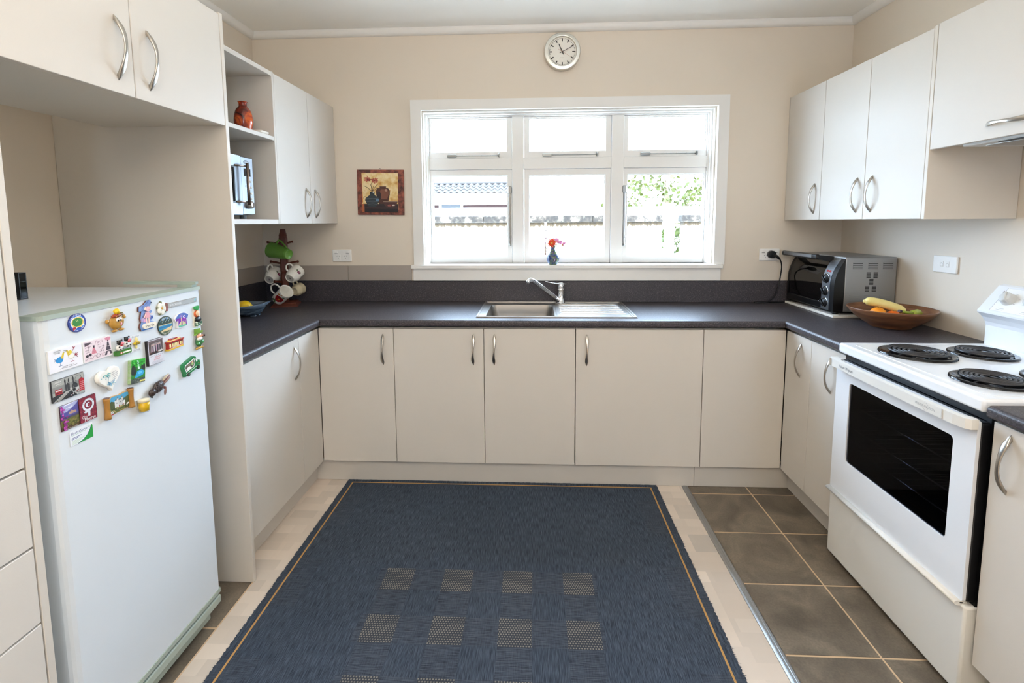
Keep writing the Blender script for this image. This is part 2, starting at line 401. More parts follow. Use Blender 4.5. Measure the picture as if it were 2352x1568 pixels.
def rbox(x0, x1, y0, y1, z0, z1, r=.002, seg=1): return MB().rbox(x0, x1, y0, y1, z0, z1, r, seg)
def rrect(x0, x1, z0, z1, r, n=5):
    out = []
    for cx, cz, a0 in ((x1-r, z1-r, 0), (x0+r, z1-r, PI/2), (x0+r, z0+r, PI), (x1-r, z0+r, 1.5*PI)):
        for k in range(n): a = a0 + PI/2*k/(n-1); out.append((cx+r*math.cos(a), cz+r*math.sin(a)))
    return out
def circ(cx, cz, r, n=24, rz=None): return [(cx+r*math.cos(2*PI*i/n), cz+(rz or r)*math.sin(2*PI*i/n)) for i in range(n)]

# flat print: coloured shapes in the x,z plane, seen from -y
_text_cache = {}
def text_mesh(s):
    if s not in _text_cache:
        cu = bpy.data.curves.new('lettering', 'FONT'); cu.body = s; cu.resolution_u = 2; cu.size = 1.0
        ob = bpy.data.objects.new('lettering', cu); C.objects.link(ob)
        me = bpy.data.meshes.new_from_object(ob)
        vs = [tuple(v.co[:2]) for v in me.vertices]; fs = [tuple(p.vertices) for p in me.polygons]
        bpy.data.objects.remove(ob); bpy.data.meshes.remove(me); bpy.data.curves.remove(cu)
        _text_cache[s] = (vs, fs)
    return _text_cache[s]
class Art(MB):
    def __init__(s, y=0., step=.000025): super().__init__(); s.y = y; s.step = step
    def poly(s, pts, col):
        s.y -= s.step; s.col = lin(col); b = s.pts([(x, s.y, z) for x, z in pts]); s.face(range(b, b+len(pts))); return s
    def rect(s, x0, x1, z0, z1, col): return s.poly([(x0, z0), (x1, z0), (x1, z1), (x0, z1)], col)
    def circle(s, cx, cz, r, col, rz=None, n=24): return s.poly(circ(cx, cz, r, n, rz), col)
    def line(s, pts, w_, col):
        s.y -= s.step; s.col = lin(col)
        for (x0, z0), (x1, z1) in zip(pts[:-1], pts[1:]):
            d = Vector((x1-x0, z1-z0)); 
            if d.length < 1e-7: continue
            d.normalize(); nx, nz = -d.y*w_/2, d.x*w_/2
            b = s.pts([(x0-nx, s.y, z0-nz), (x1-nx, s.y, z1-nz), (x1+nx, s.y, z1+nz), (x0+nx, s.y, z0+nz)]); s.face([b, b+1, b+2, b+3])
        return s
    def hoop(s, cx, cz, r0, r1, col, a0=0., a1=2*PI, n=32, k=1.):
        s.y -= s.step; s.col = lin(col)
        for i in range(n):
            a, b_ = a0+(a1-a0)*i/n, a0+(a1-a0)*(i+1)/n
            b = s.pts([(cx+r*math.cos(q), s.y, cz+k*r*math.sin(q)) for r, q in ((r0, a), (r1, a), (r1, b_), (r0, b_))]); s.face([b, b+1, b+2, b+3])
        return s
    def text(s, t_, x, z, h, col, align='c', rot=0., shear=0., wide=1., width=None):
        vs, fs = text_mesh(t_)
        if not vs: return s
        x0 = min(v[0] for v in vs); x1 = max(v[0] for v in vs); k = h/.72
        if width: wide = width/((x1-x0)*k)
        ox = {'c': (x0+x1)/2, 'l': x0, 'r': x1}[align]
        s.y -= s.step; s.col = lin(col); cr, sr = math.cos(rot), math.sin(rot); P = []
        for a, q in vs:
            a_ = (a-ox)*k*wide + shear*q*k; q_ = q*k
            P.append((x + a_*cr - q_*sr, s.y, z + a_*sr + q_*cr))
        b = s.pts(P)
        for f in fs: s.face([b+i for i in f])
        return s
    def arc_text(s, t_, cx, cz, r, a_mid, span, h, col, inside=False):
        n = len(t_); y = s.y
        for i, ch in enumerate(t_):
            f = (i+.5)/n-.5
            a = a_mid - f*span if not inside else a_mid + f*span
            if ch == ' ': continue
            s.y = y
            s.text(ch, cx+r*math.cos(a), cz+r*math.sin(a), h, col, rot=(a-PI/2 if not inside else a+PI/2))
        return s
    def blob(s, cx, cz, rx, rz, col, n=14, j=.2, rg=R):
        return s.poly([(cx+rx*(1+rg.uniform(-j, j))*math.cos(2*PI*i/n), cz+rz*(1+rg.uniform(-j, j))*math.sin(2*PI*i/n)) for i in range(n)], col)
    def build(s, name='print', m='print', parent=None, label=None): return super().build(name, m, parent, label, fix=False)
mat('toaster_silver', '9b9c9d', .38, metal=.55); mat('panel_silver', '8b8f95', .36, metal=.85); mat('cavity', '17161a', .3); mat('clock_steel', 'e2dfd6', .3, metal=1)
mat('mug_green', '64953a', .18, coat=.3); mat('mug_white', 'ece8df', .15, coat=.3); mat('mug_cream', 'cfc3a4', .2, coat=.2)
mat('banana_green', '9fae3e', .4, var=.15, vscale=20); mat('stem_dark', '4c3b44', .6); mat('lemon', 'f0c31c', .35, bump=.2, bscale=220)
mat('mandarin', 'e9701c', .4, bump=.15, bscale=300); mat('petal_orange', 'f2552c', .5); mat('petal_pink', 'e59ac8', .5, var=.2, vscale=60); mat('petal_centre', 'e6b95e', .6)
mat('stalk', '5f7a3a', .5); mat('dish_white', 'e8e4da', .3)
mat('handle_bronze', '8a7a70', .25, metal=1); mat('shrub_leaf', '3a1a14', .5, var=.4, vscale=14)
mat('stay_metal', '8d8d8a', .35, metal=.9); mat('steel_bowl', '8f8a85', .42, metal=1)

# ================================================================== the room
D, XL, XR, HC, YF = 3.107, -1.756, 1.878, 2.582, -3.0
WX0, WX1, WZ0, WZ1 = -.705, 1.112, 1.138, 2.100          # window opening in the back wall
wb = MB()
wb.box(XL-.15, WX0, D, D+.16, -.05, HC+.1); wb.box(WX1, XR+.15, D, D+.16, -.05, HC+.1)
wb.box(WX0, WX1, D, D+.16, -.05, WZ0); wb.box(WX0, WX1, D, D+.16, WZ1, HC+.1)
wall_back = struct(wb.build('wall_back', 'wall_paint', fix=False))
wall_left = struct(box(XL-.15, XL, YF, D, -.05, HC+.1).build('wall_left', 'wall_paint'))
wall_right = struct(box(XR, XR+.15, YF, D, -.05, HC+.1).build('wall_right', 'wall_paint'))
wf = MB()                                                   # with an unseen opening added behind the photographer to let in sky fill
wf.box(XL-.15, 1.36, YF-.15, YF, -.05, HC+.1); wf.box(1.74, XR+.15, YF-.15, YF, -.05, HC+.1); wf.box(1.36, 1.74, YF-.15, YF, 2.25, HC+.1); wf.box(1.36, 1.74, YF-.15, YF, -.05, 1.2)
wall_front = struct(wf.build('wall_front', 'wall_paint', fix=False))
ceiling = struct(box(XL-.15, XR+.15, YF-.15, D+.5, HC, HC+.12).build('ceiling', 'ceiling_paint'))
# cornice
cp = [(0, HC-.038), (.005, HC-.038)] + [(.005+.031*math.sin(PI/2*k/10), HC-.005-.033*math.cos(PI/2*k/10)) for k in range(11)] + [(.036, HC-.0005), (0, HC-.0005)]
struct(MB().sweep(cp, [(XL+.0005, 0.05), (XL+.0005, D-.0005), (XR-.0005, D-.0005), (XR-.0005, .05)]).build('trim_1', 'trim_white'))
struct(box(-.601, -.5985, D-.0012, D, 2.17, HC-.038).build('trim_2', 'wall_paint'))

# floor: vinyl over the room, slate tiles at both sides, grouted
floor = struct(box(XL, XR, YF, D, -.06, -.0018).build('floor', 'grout'))
XS0, XS1 = -1.109, .783                                    # vinyl strip
vm = MB(); vm.prism([(XS0, YF), (XS1, YF), (XS1, 2.60), (XL, 2.60), (XL, 1.7745), (XS0, 1.7745)], -.0018, 0, 'xy'); vm.build('vinyl_sheet', 'vinyl', floor)
box(-1.1125, -1.1088, YF, 1.755, -.0018, .0006).build('edge_strip', 'grout', floor)
g = .0035
def tiles(xs, ys):
    for i in range(len(xs)-1):
        for j in range(len(ys)-1):
            x0, x1, y0, y1 = xs[i]+g, xs[i+1]-g, ys[j]+g, ys[j+1]-g
            if x1-x0 < .01 or y1-y0 < .01: continue
            h = R.uniform(-.0006, .0004)
            o = rbox(x0, x1, y0, y1, -.0017, h, .0006).build('tile', 'slate_tile', floor)
ylines = [D] + [2.467-.3195*k for k in range(0, 8)]
tiles([.812, 1.119, 1.438, 1.757, XR], sorted(ylines))
tiles([XL, -1.428, -1.112], [.26, .578, .898, 1.218, 1.538, 1.7755])
# aluminium threshold strip between vinyl and tiles
ts = MB()
ts.prism([(.781, 0), (.781, .004), (.787, .0055), (.7885, .0045), (.790, .0055), (.797, .0055), (.7985, .0045), (.800, .0055), (.807, .0055), (.813, .002), (.813, -.003), (.783, -.003)][::-1], YF+.01, 2.532)
strip = struct(ts.build('trim_3', 'alu'))
for yy in (2.30, 2.02, 1.80, 1.60, 1.38): MB().cyl((.7935, yy, .0045), (.7935, yy, .0062), .0035, .003, 10).build('screw', 'alu', strip)
# splash tiles on the back wall and on the left wall
for x0, x1 in ((-1.754, -1.2015), (-1.1985, -.787)): rbox(x0, x1, D-.007, D+.001, 1.037, 1.134, .001).build('tile', 'tile_splash', wall_back)
for y0, y1 in ((1.775, 2.30), (2.303, 2.775), (2.778, D-.008)): rbox(XL-.001, XL+.007, y0, y1, 1.037, 1.136, .001).build('tile', 'tile_splash', wall_left)

# ------------------------------------------------------------------ window
win = estruct('window_1', (0, D, 0))                       # local y: 0 at the wall face, + outwards
def rectl(x0, x1, z0, z1, n=1): return [(x0, z0), (x1, z0), (x1, z1), (x0, z1)]
cs = MB()                                                   # mitred casing, three sides
for quad_ in ([(-.766, WZ0), (WX0+.004, WZ0), (WX0+.004, WZ1-.004), (-.766, 2.158)], [(1.172, WZ0), (1.172, 2.158), (WX1-.004, WZ1-.004), (WX1-.004, WZ0)], [(-.766, 2.158), (WX0+.004, WZ1-.004), (WX1-.004, WZ1-.004), (1.172, 2.158)]):
    cs.prism(quad_, -.020, -.001)
cs.build('casing', 'trim_white', win)
rbox(-.782, 1.158, -.042, .125, WZ0-.024, WZ0-.0005, .004, 2).build('sill', 'trim_white', win)
rbox(-.772, 1.152, -.022, -.0005, 1.0365, WZ0-.024, .002).build('apron', 'trim_white', win)
jb = MB()
for ins, y0, y1 in ((.0, -.018, .16), (.010, .030, .16), (.020, .060, .16), (.028, .085, .16)):
    if ins == 0: continue
    jb.ring(rectl(WX0+.001, WX1-.001, WZ0, WZ1-.001), rectl(WX0+ins, WX1-ins, WZ0+.001, WZ1-ins), y0, y1)
jb.build('jamb', 'trim_white', win)
k1 = (D+.10)/D
def wx(x): return x*k1
def wz(z): return 1.407+(z-1.407)*k1
mxs = [(wx(-.138), wx(-.066)), (wx(.473), wx(.548))]
ztop, zbot = WZ1-.028, WZ0+.001
for a_, b_ in mxs: rbox(a_, b_, .088, .155, zbot, ztop, .002).build('mullion', 'trim_white', win)
bays = [(WX0+.028, mxs[0][0]), (mxs[0][1], mxs[1][0]), (mxs[1][1], WX1-.028)]
zt0, zt1 = wz(1.734), wz(1.801)
for a_, b_ in bays: rbox(a_, b_, .090, .155, zt0, zt1, .002).build('transom', 'trim_white', win)
k2 = (D+.115)/D
def sx(x): return x*k2
def sz(z): return 1.407+(z-1.407)*k2
gl_up = [(-.640, -.166), (-.035, .436), (.570, 1.040)]
def stay(parent, x0, x1, z, yy):
    m_ = MB(); m_.tube([(x0+.02, yy-.012, z), (x1, yy-.012, z)], .004, 8, flat=.6); m_.rbox(x0-.01, x0+.05, yy-.016, yy-.004, z-.009, z+.009, .003)
    m_.rbox(x1-.006, x1+.006, yy-.014, yy, z-.010, z+.016, .003)
    for q in range(4): m_.cyl((x0+.09+.06*q, yy-.019, z), (x0+.09+.06*q, yy-.009, z), .0026, .0026, 8)
    m_.build('stay', 'stay_metal', parent)
def vstay(parent, x, z0, z1, yy):
    m_ = MB(); m_.rbox(x-.007, x+.007, yy-.010, yy-.003, z0, z1-.03, .002); m_.rbox(x-.013, x+.013, yy-.018, yy, z1-.045, z1, .004); m_.rbox(x-.008, x+.008, yy-.016, yy, z0+.05, z0+.07, .003)
    for q in range(7): m_.cyl((x, yy-.013, z0+.012+.05*q), (x, yy-.009, z0+.012+.05*q), .0042, .0042, 8)
    m_.ball((x, yy-.016, z0+.008), .008, 10, 6)
    m_.build('stay', 'stay_metal', parent)
for row in (0, 1):
    for i, (a_, b_) in enumerate(bays):
        z0, z1 = (zt1, ztop) if row == 0 else (zbot, zt0)
        ga, gb = sx(gl_up[i][0]), sx(gl_up[i][1])
        gz0, gz1 = (sz(1.836), sz(2.040)) if row == 0 else (sz(1.190), sz(1.696))
        sash = MB().ring(rectl(a_+.002, b_-.002, z0+.002, z1-.002), rectl(ga, gb, gz0, gz1), .100, .145).build('sash', 'trim_white', win)
        MB().ring(rectl(ga, gb, gz0, gz1), rectl(ga+.006, gb-.006, gz0+.006, gz1-.006), .112, .128).build('bead', 'trim_white', sash)
        box(ga+.004, gb-.004, .119, .122, gz0+.004, gz1-.004).build('pane', 'pane_glass', sash)
        if row == 0:
            s0, s1 = ((-.53, -.217), (.06, .385), (.657, .984))[i]; stay(sash, sx(s0), sx(s1), sz(1.815), .100)
        elif i != 1:
            vstay(sash, sx(-.152 if i == 0 else .553), sz(1.256), sz(1.626), .099)

# ================================================================== handles and doors
def handle_mesh():
    # a crescent: the outer arc runs from tip to tip, the tips lie solid on the door
    m_ = MB(); loops = []; n = 36; Lh = .0835
    for k in range(n+1):
        t_ = -1+2*k/n; a = abs(t_)
        out = .0008 + .0300*max(0, 1-a**2.1)**.88; inn = max(.0002, out-(.0050+.0090*a**3))
        if a > .82: inn = .0002
        wd = .0010+.0074*min(1, (1-a)/.30)**.8*(.55+.45*min(1, a/.66)**1.6)
        dx = .0020*math.sin(PI*t_); c_ = (out+inn)/2; h_ = (out-inn)/2
        loops.append([(dx+wd*math.copysign(abs(math.cos(2*PI*q/12))**.55, math.cos(2*PI*q/12)), -c_-h_*math.copysign(abs(math.sin(2*PI*q/12))**.55, math.sin(2*PI*q/12)), Lh*t_) for q in range(12)])
    m_.loft(loops, True, True)
    bm = bmesh.new(); me = m_.mesh('handle'); bm.from_mesh(me); bmesh.ops.recalc_face_normals(bm, faces=bm.faces); bm.to_mesh(me); bm.free()
    me.materials.append(MATS['brushed']); return me
HANDLE = handle_mesh()
def handle(parent, x, z, horiz=False, y=0.):
    o = bpy.data.objects.new('handle', HANDLE); C.objects.link(o); o.parent = parent; o.location = (x, y, z)
    if horiz: o.rotation_euler = (0, PI/2, 0)
    return o
def door(parent, x0, x1, z0, z1, hx=None, hz=None, horiz=False, name='door', y0=0., th=.018, gap=.0014):
    d = rbox(x0+gap, x1-gap, y0, y0+th, z0+gap, z1-gap, .0016, 2).build(name, 'cabinet_door', parent)
    if hx is not None: handle(d, hx, hz, horiz, y0)
    return d
BACK, LEFT, RIGHT = 0., PI/2, -PI/2      # facing the camera / facing right / facing left

# ------------------------------------------------------------------ base cabinets, back run (front face y = 2.516)
GB = 'base cabinets under the worktop'
def base(label, loc, rz, w_, doors, depth=.50, z0=.117, z1=.855, dz1=.853, hollow=False):
    t = thing('base_cabinet', label, 'cabinet', loc, rz, GB)
    if hollow:
        cm = MB(); cm.box(.001, .017, .0195, depth, z0, z1); cm.box(w_-.017, w_-.001, .0195, depth, z0, z1); cm.box(.017, w_-.017, .0195, depth, z0, z0+.016); cm.box(.017, w_-.017, depth-.01, depth, z0+.016, z1); cm.box(.017, w_-.017, .0195, .06, z1-.016, z1); cm.build('carcass', 'cabinet_body', t)
    else: box(.001, w_-.001, .0195, depth, z0, z1).build('carcass', 'cabinet_body', t)
    for d in doors: door(t, d[0], d[1], z0-.0005, dz1, *(d[2:]))
    return t
YD = 2.516
base('cream base cabinet under the worktop, in the left corner, handle at its right', (-1.149, YD, 0), BACK, .404, [(0, .404, .348, .740)])
base('cream two-door base cabinet below the sink bowl, handles side by side', (-.745, YD, 0), BACK, .958, [(0, .479, .424, .741), (.479, .957, .534, .742)], hollow=True, depth=.56)
base('wide cream base cabinet right of the sink cabinet, one door with handle at left', (.2135, YD, 0), BACK, .653, [(0, .653, .057, .741)])
base('cream base cabinet in the right corner, door without a handle', (.867, YD, 0), BACK, .412, [(0, .4125)])
# left run (front x = -1.15), right run (front x = 1.28)
base('cream base cabinet beside the tall fridge panel, two doors, one handle', (-1.1495, 1.775, 0), LEFT, .741, [(0, .522, .477, .737), (.522, .7415)], depth=.59, dz1=.853)
base('cream base cabinet between the right corner and the white oven, two arched handles', (1.280, 2.514, 0), RIGHT, .475, [(0, .224, .138, .734), (.224, .475, .384, .740)], depth=.59)
base('cream base cabinet right of the white oven at the frame edge', (1.257, 1.360, 0), RIGHT, .60, [(0, .60, .052, .756)], depth=.59, z0=.130, dz1=.858)
# kickboards
def kickb(label, x0, x1, y0, y1): tag(rbox(x0, x1, y0, y1, .0008, .1155, .001).build('kickboard', 'kick'), label, 'kickboard', 'kickboards under the base cabinets')
kickb('long pale kickboard under the back base cabinets, behind the rug', -1.1988, .845, 2.536, 2.552)
kickb('short pale kickboard in the right corner, where the slate tiles begin', .847, 1.3315, 2.536, 2.552)
kickb('pale kickboard along the left base cabinet beside the tall panel', -1.214, -1.199, 1.775, 2.552)
kickb('pale kickboard between the right corner and the oven', 1.332, 1.347, 2.035, 2.552)
kickb('pale kickboard right of the white oven, below the frame-edge cabinet', 1.312, 1.327, .80, 1.36)

# ------------------------------------------------------------------ worktop
wt = thing('worktop', 'dark speckled laminate worktop running round the three walls with upstand', 'worktop', (0, 0, 0))
nose = [(-.05, .866)] + [(-.010+.010*math.sin(a), .876-.010*math.cos(a)) for a in [PI/2*k/4 for k in range(5)]] + [(-.013+.013*math.cos(a), .887+.013*math.sin(a)) for a in [PI/2*k/5 for k in range(6)]] + [(-.05, .90)]
wm = MB()
# front edge follows left leg, back run, right leg; profile offset is to the right of travel (the room side)
wm.sweep(nose, [(-1.130, 1.776), (-1.130, 2.497), (1.260, 2.497), (1.260, 2.024)])
e = .05
bx0, bx1, by0, by1 = -.262, .108, 2.604, 2.956              # hole for the bowl
wm.box(XL+.001, -1.130-e+.0005, 1.776, 2.497+e, .866, .90)
wm.box(XL+.001, bx0, 2.497+e-.0005, D-.001, .866, .90); wm.box(bx1, XR-.001, 2.497+e-.0005, D-.001, .866, .90)
wm.box(bx0, bx1, 2.497+e-.0005, by0, .866, .90); wm.box(bx0, bx1, by1, D-.001, .866, .90)
wm.box(1.260+e-.0005, XR-.001, 2.024, 2.497+e, .866, .90)
wm.build('worktop_slab', 'bench_laminate', wt)
up = MB(); up.rbox(XL+.013, 1.60, D-.013, D-.0005, .9, 1.035, .002); up.rbox(XL+.0005, XL+.013, 1.776, D-.0005, .9, 1.035, .002)
up.build('upstand', 'bench_laminate', wt)
w2 = MB(); w2.sweep(nose, [(1.236, 1.360), (1.236, .75)]); w2.box(1.236+e-.0005, XR-.001, .75, 1.360, .866, .90)
# rounded corner by the oven
tag(w2.build('worktop', 'bench_laminate'), 'short dark worktop piece right of the oven at the frame edge', 'worktop')

# ------------------------------------------------------------------ left: pantry, over-fridge cabinet, panel, shelves
XP = -1.105
pan = thing('pantry_cabinet', 'tall cream pantry with drawers at the left frame edge', 'cabinet', (XP, .37, 0), LEFT)
# local x = world y-.37 ; local y = depth towards the left wall
rbox(.602, .620, 0, .648, .001, 2.14, .001).build('side_panel', 'cabinet_body', pan)
box(.002, .600, .0195, .60, .12, 2.13).build('carcass', 'cabinet_body', pan)
door(pan, 0, .600, .882, 2.135)
for z0, z1 in ((.700, .880), (.520, .698), (.338, .518), (.118, .336)):
    door(pan, 0, .600, z0, z1, name='drawer')
of = thing('over_fridge_cabinet', 'cream wall cabinet above the fridge, two doors with arched handles', 'cabinet', (XP, .991, 0), LEFT)
rbox(.001, .762, .0195, .445, 1.756, 2.14, .001).build('carcass', 'cabinet_body', of)
door(of, 0, .3655, 1.754, 2.139, .311, 1.872); door(of, .3655, .763, 1.754, 2.139, .420, 1.872)
tag(rbox(XL+.001, XP, 1.7555, 1.7735, .001, 2.145, .0012).build('tall_panel', 'cabinet_body'), 'tall cream end panel between the fridge alcove and the left worktop', 'panel')
XW = -1.258
sh = thing('open_shelf_unit', 'cream open shelf unit on left wall holding the microwave and vase', 'shelf unit', (XW, 1.774, 0), LEFT)
dep = .497
for z0, z1 in ((2.109, 2.130), (1.805, 1.824), (1.404, 1.426)): rbox(.001, .603, 0, dep-.006, z0, z1, .0012).build('shelf', 'cabinet_door', sh)
rbox(.603, .6185, -.001, dep-.002, 1.403, 2.131, .0012).build('side_panel', 'cabinet_door', sh)
box(.001, .603, dep-.006, dep-.001, 1.426, 2.109).build('back_panel', 'cabinet_body', sh)
GW = 'wall cabinets'
wc = thing('wall_cabinet', 'cream two-door wall cabinet left of the window beside the open shelves', 'cabinet', (XW, 2.3935, 0), LEFT, GW)
box(.001, .712, .0195, dep-.001, 1.405, 2.127).build('carcass', 'cabinet_body', wc)
door(wc, 0, .3495, 1.403, 2.128, .292, 1.517); door(wc, .3495, .713, 1.403, 2.128, .403, 1.517)

# right wall cabinets (front x = 1.53)
XU = 1.530
ua = thing('wall_cabinet', 'single-door cream wall cabinet in the corner right of the window', 'cabinet', (XU, 3.106, 0), RIGHT, GW)
box(.001, .370, .0195, .347, 1.410, 2.135).build('carcass', 'cabinet_body', ua); rbox(0, .006, -.0005, .019, 1.408, 2.137, .001).build('filler_strip', 'cabinet_door', ua)
door(ua, .006, .370, 1.408, 2.137, .314, 1.524)
ub = thing('wall_cabinet', 'two-door cream wall cabinet above the fruit bowl, handles facing each other', 'cabinet', (XU, 2.7355, 0), RIGHT, GW)
box(.001, .701, .0195, .347, 1.410, 2.135).build('carcass', 'cabinet_body', ub)
door(ub, 0, .3505, 1.408, 2.137, .3005, 1.524); door(ub, .3505, .7015, 1.408, 2.137, .4035, 1.524)
rbox(.7020, .7185, -.0005, .347, 1.408, 2.142, .001).build('end_panel', 'cabinet_body', ub)
uh = thing('rangehood_cabinet', 'cream lift-up cabinet with built-in rangehood above the oven', 'cabinet', (XU, 2.0160, 0), RIGHT)
box(.001, .64, .0195, .347, 1.690, 2.143).build('carcass', 'cabinet_body', uh)
door(uh, 0, .641, 1.674, 2.145, .318, 1.722, True)
hd = MB(); hd.rbox(.118, .60, .024, .245, 1.668, 1.6895, .003); hood = hd.build('rangehood', 'grey_plastic', uh)
hs = MB(); hs.rbox(.25, .60, .030, .055, 1.6655, 1.669, .001); hs.build('vent_slot', 'black', hood)
hf = MB(); hf.rbox(.16, .58, .07, .22, 1.6660, 1.669, .001); hf.build('filter', 'alu', hood)

# ================================================================== fridge
XF = -1.120                                                 # front of the fridge door
fr = thing('fridge', 'white upright fridge covered with souvenir magnets in the left alcove', 'fridge', (XF, 1.005, 0), LEFT)
# local x = world y - 1.005, local y = depth
rbox(.042, .574, .072, .60, .055, 1.176, .012, 3).build('body', 'fridge_white', fr)
rbox(.040, .578, .066, .605, 1.172, 1.197, .008, 3).build('top_panel', 'fridge_white', fr)
rbox(.045, .572, .052, .0705, .11, 1.185, .003).build('gasket', 'gasket', fr)
dr = MB()                                                   # door with a rounded edge, seen in plan
plan = [(.040, .050), (.040, .016), (.0425, .008), (.048, .003), (.058, 0), (.566, 0), (.572, .002), (.575, .007), (.576, .050)]
dr.prism(plan, .120, 1.189, 'xy')
fd = dr.build('door', 'fridge_white', fr)
cap = MB(); cap.prism([(.038, .052), (.038, .006), (.040, .000), (.046, -.003), (.5735, -.003), (.5785, .002), (.5785, .052)], 1.1895, 1.200, 'xy'); cap.build('top_cap', 'fridge_trim', fd)
cap = MB(); cap.prism([(.038, .052), (.038, .006), (.040, .000), (.046, -.003), (.5735, -.003), (.5785, .002), (.5785, .052)], .106, .1195, 'xy'); cap.build('bottom_cap', 'fridge_trim', fd)
pl = MB(); pl.rbox(.040, .577, -.001, .056, .066, .094, .004, 2); pl.rbox(.05, .56, .03, .07, .012, .07, .002); pl.build('plinth', 'fridge_trim', fr)
for fx in (.08, .53): MB().cyl((fx, .10, .0), (fx, .10, .056), .018, .014, 12).build('foot', 'black', fr)
hg = MB(); hg.prism([(.555, -.002), (.577, .004), (.577, .05), (.585, .25), (.560, .25), (.550, .07)], 1.2075, 1.2165, 'xy'); hg.cyl((.563, .02, 1.19), (.563, .02, 1.208), .007, .007, 12); hg.rbox(.552, .578, .01, .06, 1.197, 1.208, .002); hg.build('hinge', 'fridge_trim', fr)
bd = rbox(.427, .554, -.0035, 0, 1.151, 1.166, .001).build('badge', 'brushed', fd)
ba = Art(-.0036); ba.rect(.428, .553, 1.152, 1.165, 'a7a9a8'); ba.text('SHACKLOCK', .433, 1.1555, .0062, 'ecebe6', 'l', width=.050); ba.line([(.541, 1.154), (.546, 1.163)], .0022, '7fc4c8'); ba.line([(.545, 1.154), (.550, 1.163)], .0022, '69b4c4'); ba.build('badge_print', 'print', bd)
tag(rbox(-1.470, -1.44, 1.30, 1.318, 1.1985, 1.272, .001).build('glass_block', 'tinted_glass'), 'small dark-edged clear block standing on the fridge top', 'ornament')
gb = bpy.data.objects['glass_block']; gb_m = MB().ring(rectl(1.2985, 1.3195, 1.1985, 1.2735), rectl(1.3005, 1.3175, 1.2005, 1.2715), -1.4705, -1.4395, 'yz').build('edge_frame', 'black', gb)

# ------------------------------------------------------------------ magnets on the fridge door (local: x right, z up, -y out of the door)
GM = 'souvenir magnets on the fridge door'
def mag(name, label, y, z, rot=0.):
    M = Matrix.Translation((XF+.0004, y, z)) @ Matrix.Rotation(PI/2, 4, 'Z') @ Matrix.Rotation(-rot, 4, 'Y')
    return thing(name, label, 'magnet', M=M, group=GM)
def slab(parent, poly, th, m, name='plate'): return MB().prism(poly, -th, 0).build(name, m, parent)
def cslab(parent, poly, th, col, name='plate', m='paint'):
    b = MB(); b.col = lin(col); b.prism(poly, -th, 0); return b.build(name, m, parent)
def R4(w_, h): return [(-w_/2, -h/2), (w_/2, -h/2), (w_/2, h/2), (-w_/2, h/2)]
def cball(parent, name, c, r, col, m='paint', seg=14, rings=8):
    b = MB(); b.col = lin(col); b.ball(c, r, seg, rings); return b.build(name, m, parent)

# round island souvenir
m_ = mag('round_magnet', 'round blue magnet with a green island map', 1.133, 1.168)
cslab(m_, circ(0, 0, .0232, 40), .0025, '26357e')
a = Art(-.0026); a.circle(0, 0, .0230, '2a3a8c', n=40); a.circle(0, 0, .0192, '2d64c8', n=32); a.circle(.002, 0, .0172, '2a7cd8')
rg = random.Random(3); a.blob(.0005, .0005, .0182, .0150, 'f4f6f0', 22, .07, rg); a.blob(.0005, .0008, .0165, .0130, 'd9bf5e', 22, .06, rg); a.blob(.0008, .0012, .0138, .0106, '2e7f2a', 20, .08, rg)
a.line([(-.004, .007), (-.001, .003), (.001, .0075), (.003, .003)], .0008, 'd8d790'); a.line([(.006, .006), (.010, .004)], .0006, '5fae58')
a.rect(-.013, -.005, -.0165, -.0095, 'b5252a'); a.blob(.004, -.0142, .008, .003, '1d4fae', 12, .15, rg)
a.arc_text('RAROTONGA', 0, 0, .0176, PI/2+.35, 2.0, .0042, 'ffffff'); a.arc_text('Cook Islands', 0, 0, .0205, -PI/2+.35, 1.7, .0036, 'ffffff', True)
a.build(parent=m_)

# potato character in a tartan hat
m_ = mag('potato_magnet', 'brown potato character magnet in a tartan hat with yellow pompom', 1.239, 1.148)
b = MB(); b.col = lin('b98a3c'); b.ball((0, -.007, .000), (.0235, .007, .019), 18, 10); b.build('body', 'paint', m_)
for sg in (-1, 1): cball(m_, 'ear', (sg*.0265, -.006, .008+.002*sg), (.0055, .004, .0055), 'b98a3c')
for sg in (-1, 1):
    b = MB(); b.col = lin('b98a3c'); b.ball((sg*.011+.003, -.007, -.0225), (.009, .005, .0034), 10, 6); b.tube([(sg*.008+.002, -.006, -.014), (sg*.010+.003, -.007, -.022)], .003, 8); b.build('foot', 'paint', m_)
h = MB(); h.col = lin('9c4a28'); h.M = Matrix.Translation((.001, -.010, .0185)) @ Matrix.Rotation(-.12, 4, 'Y'); h.ball((0, 0, 0), (.019, .007, .0055), 16, 8)
rg = random.Random(5)
for k in range(26):
    an = rg.uniform(0, 2*PI); q = rg.uniform(-.8, .8); h.col = lin(rg.choice(['c23a24', '4b7a34', 'c8963c', '7d2a1c'])); h.ball((.0175*math.cos(an)*math.sqrt(1-q*q), -.0062*abs(math.sin(an))*math.sqrt(1-q*q), .0052*q), .0018, 6, 4)
h.build('hat', 'paint', m_)
b = MB(); b.col = lin('ecc419'); b.ball((-.001, -.011, .0290), .0075, 12, 8)
for k in range(40):
    v_ = Vector((rg.gauss(0, 1), rg.gauss(0, 1), rg.gauss(0, 1))).normalized()*.0066; b.ball((-.001+v_.x, -.011+v_.y, .0290+v_.z), .0018, 5, 4)
b.build('pompom', 'paint', m_)
for sg in (-1, 1):
    e_ = cball(m_, 'eye', (.002+sg*.0048, -.0130, .006), (.0045, .002, .0050), 'f7f6f0'); cball(e_, 'pupil', (.002+sg*.0042, -.0148, .0048), (.0026, .0012, .0030), '101010')
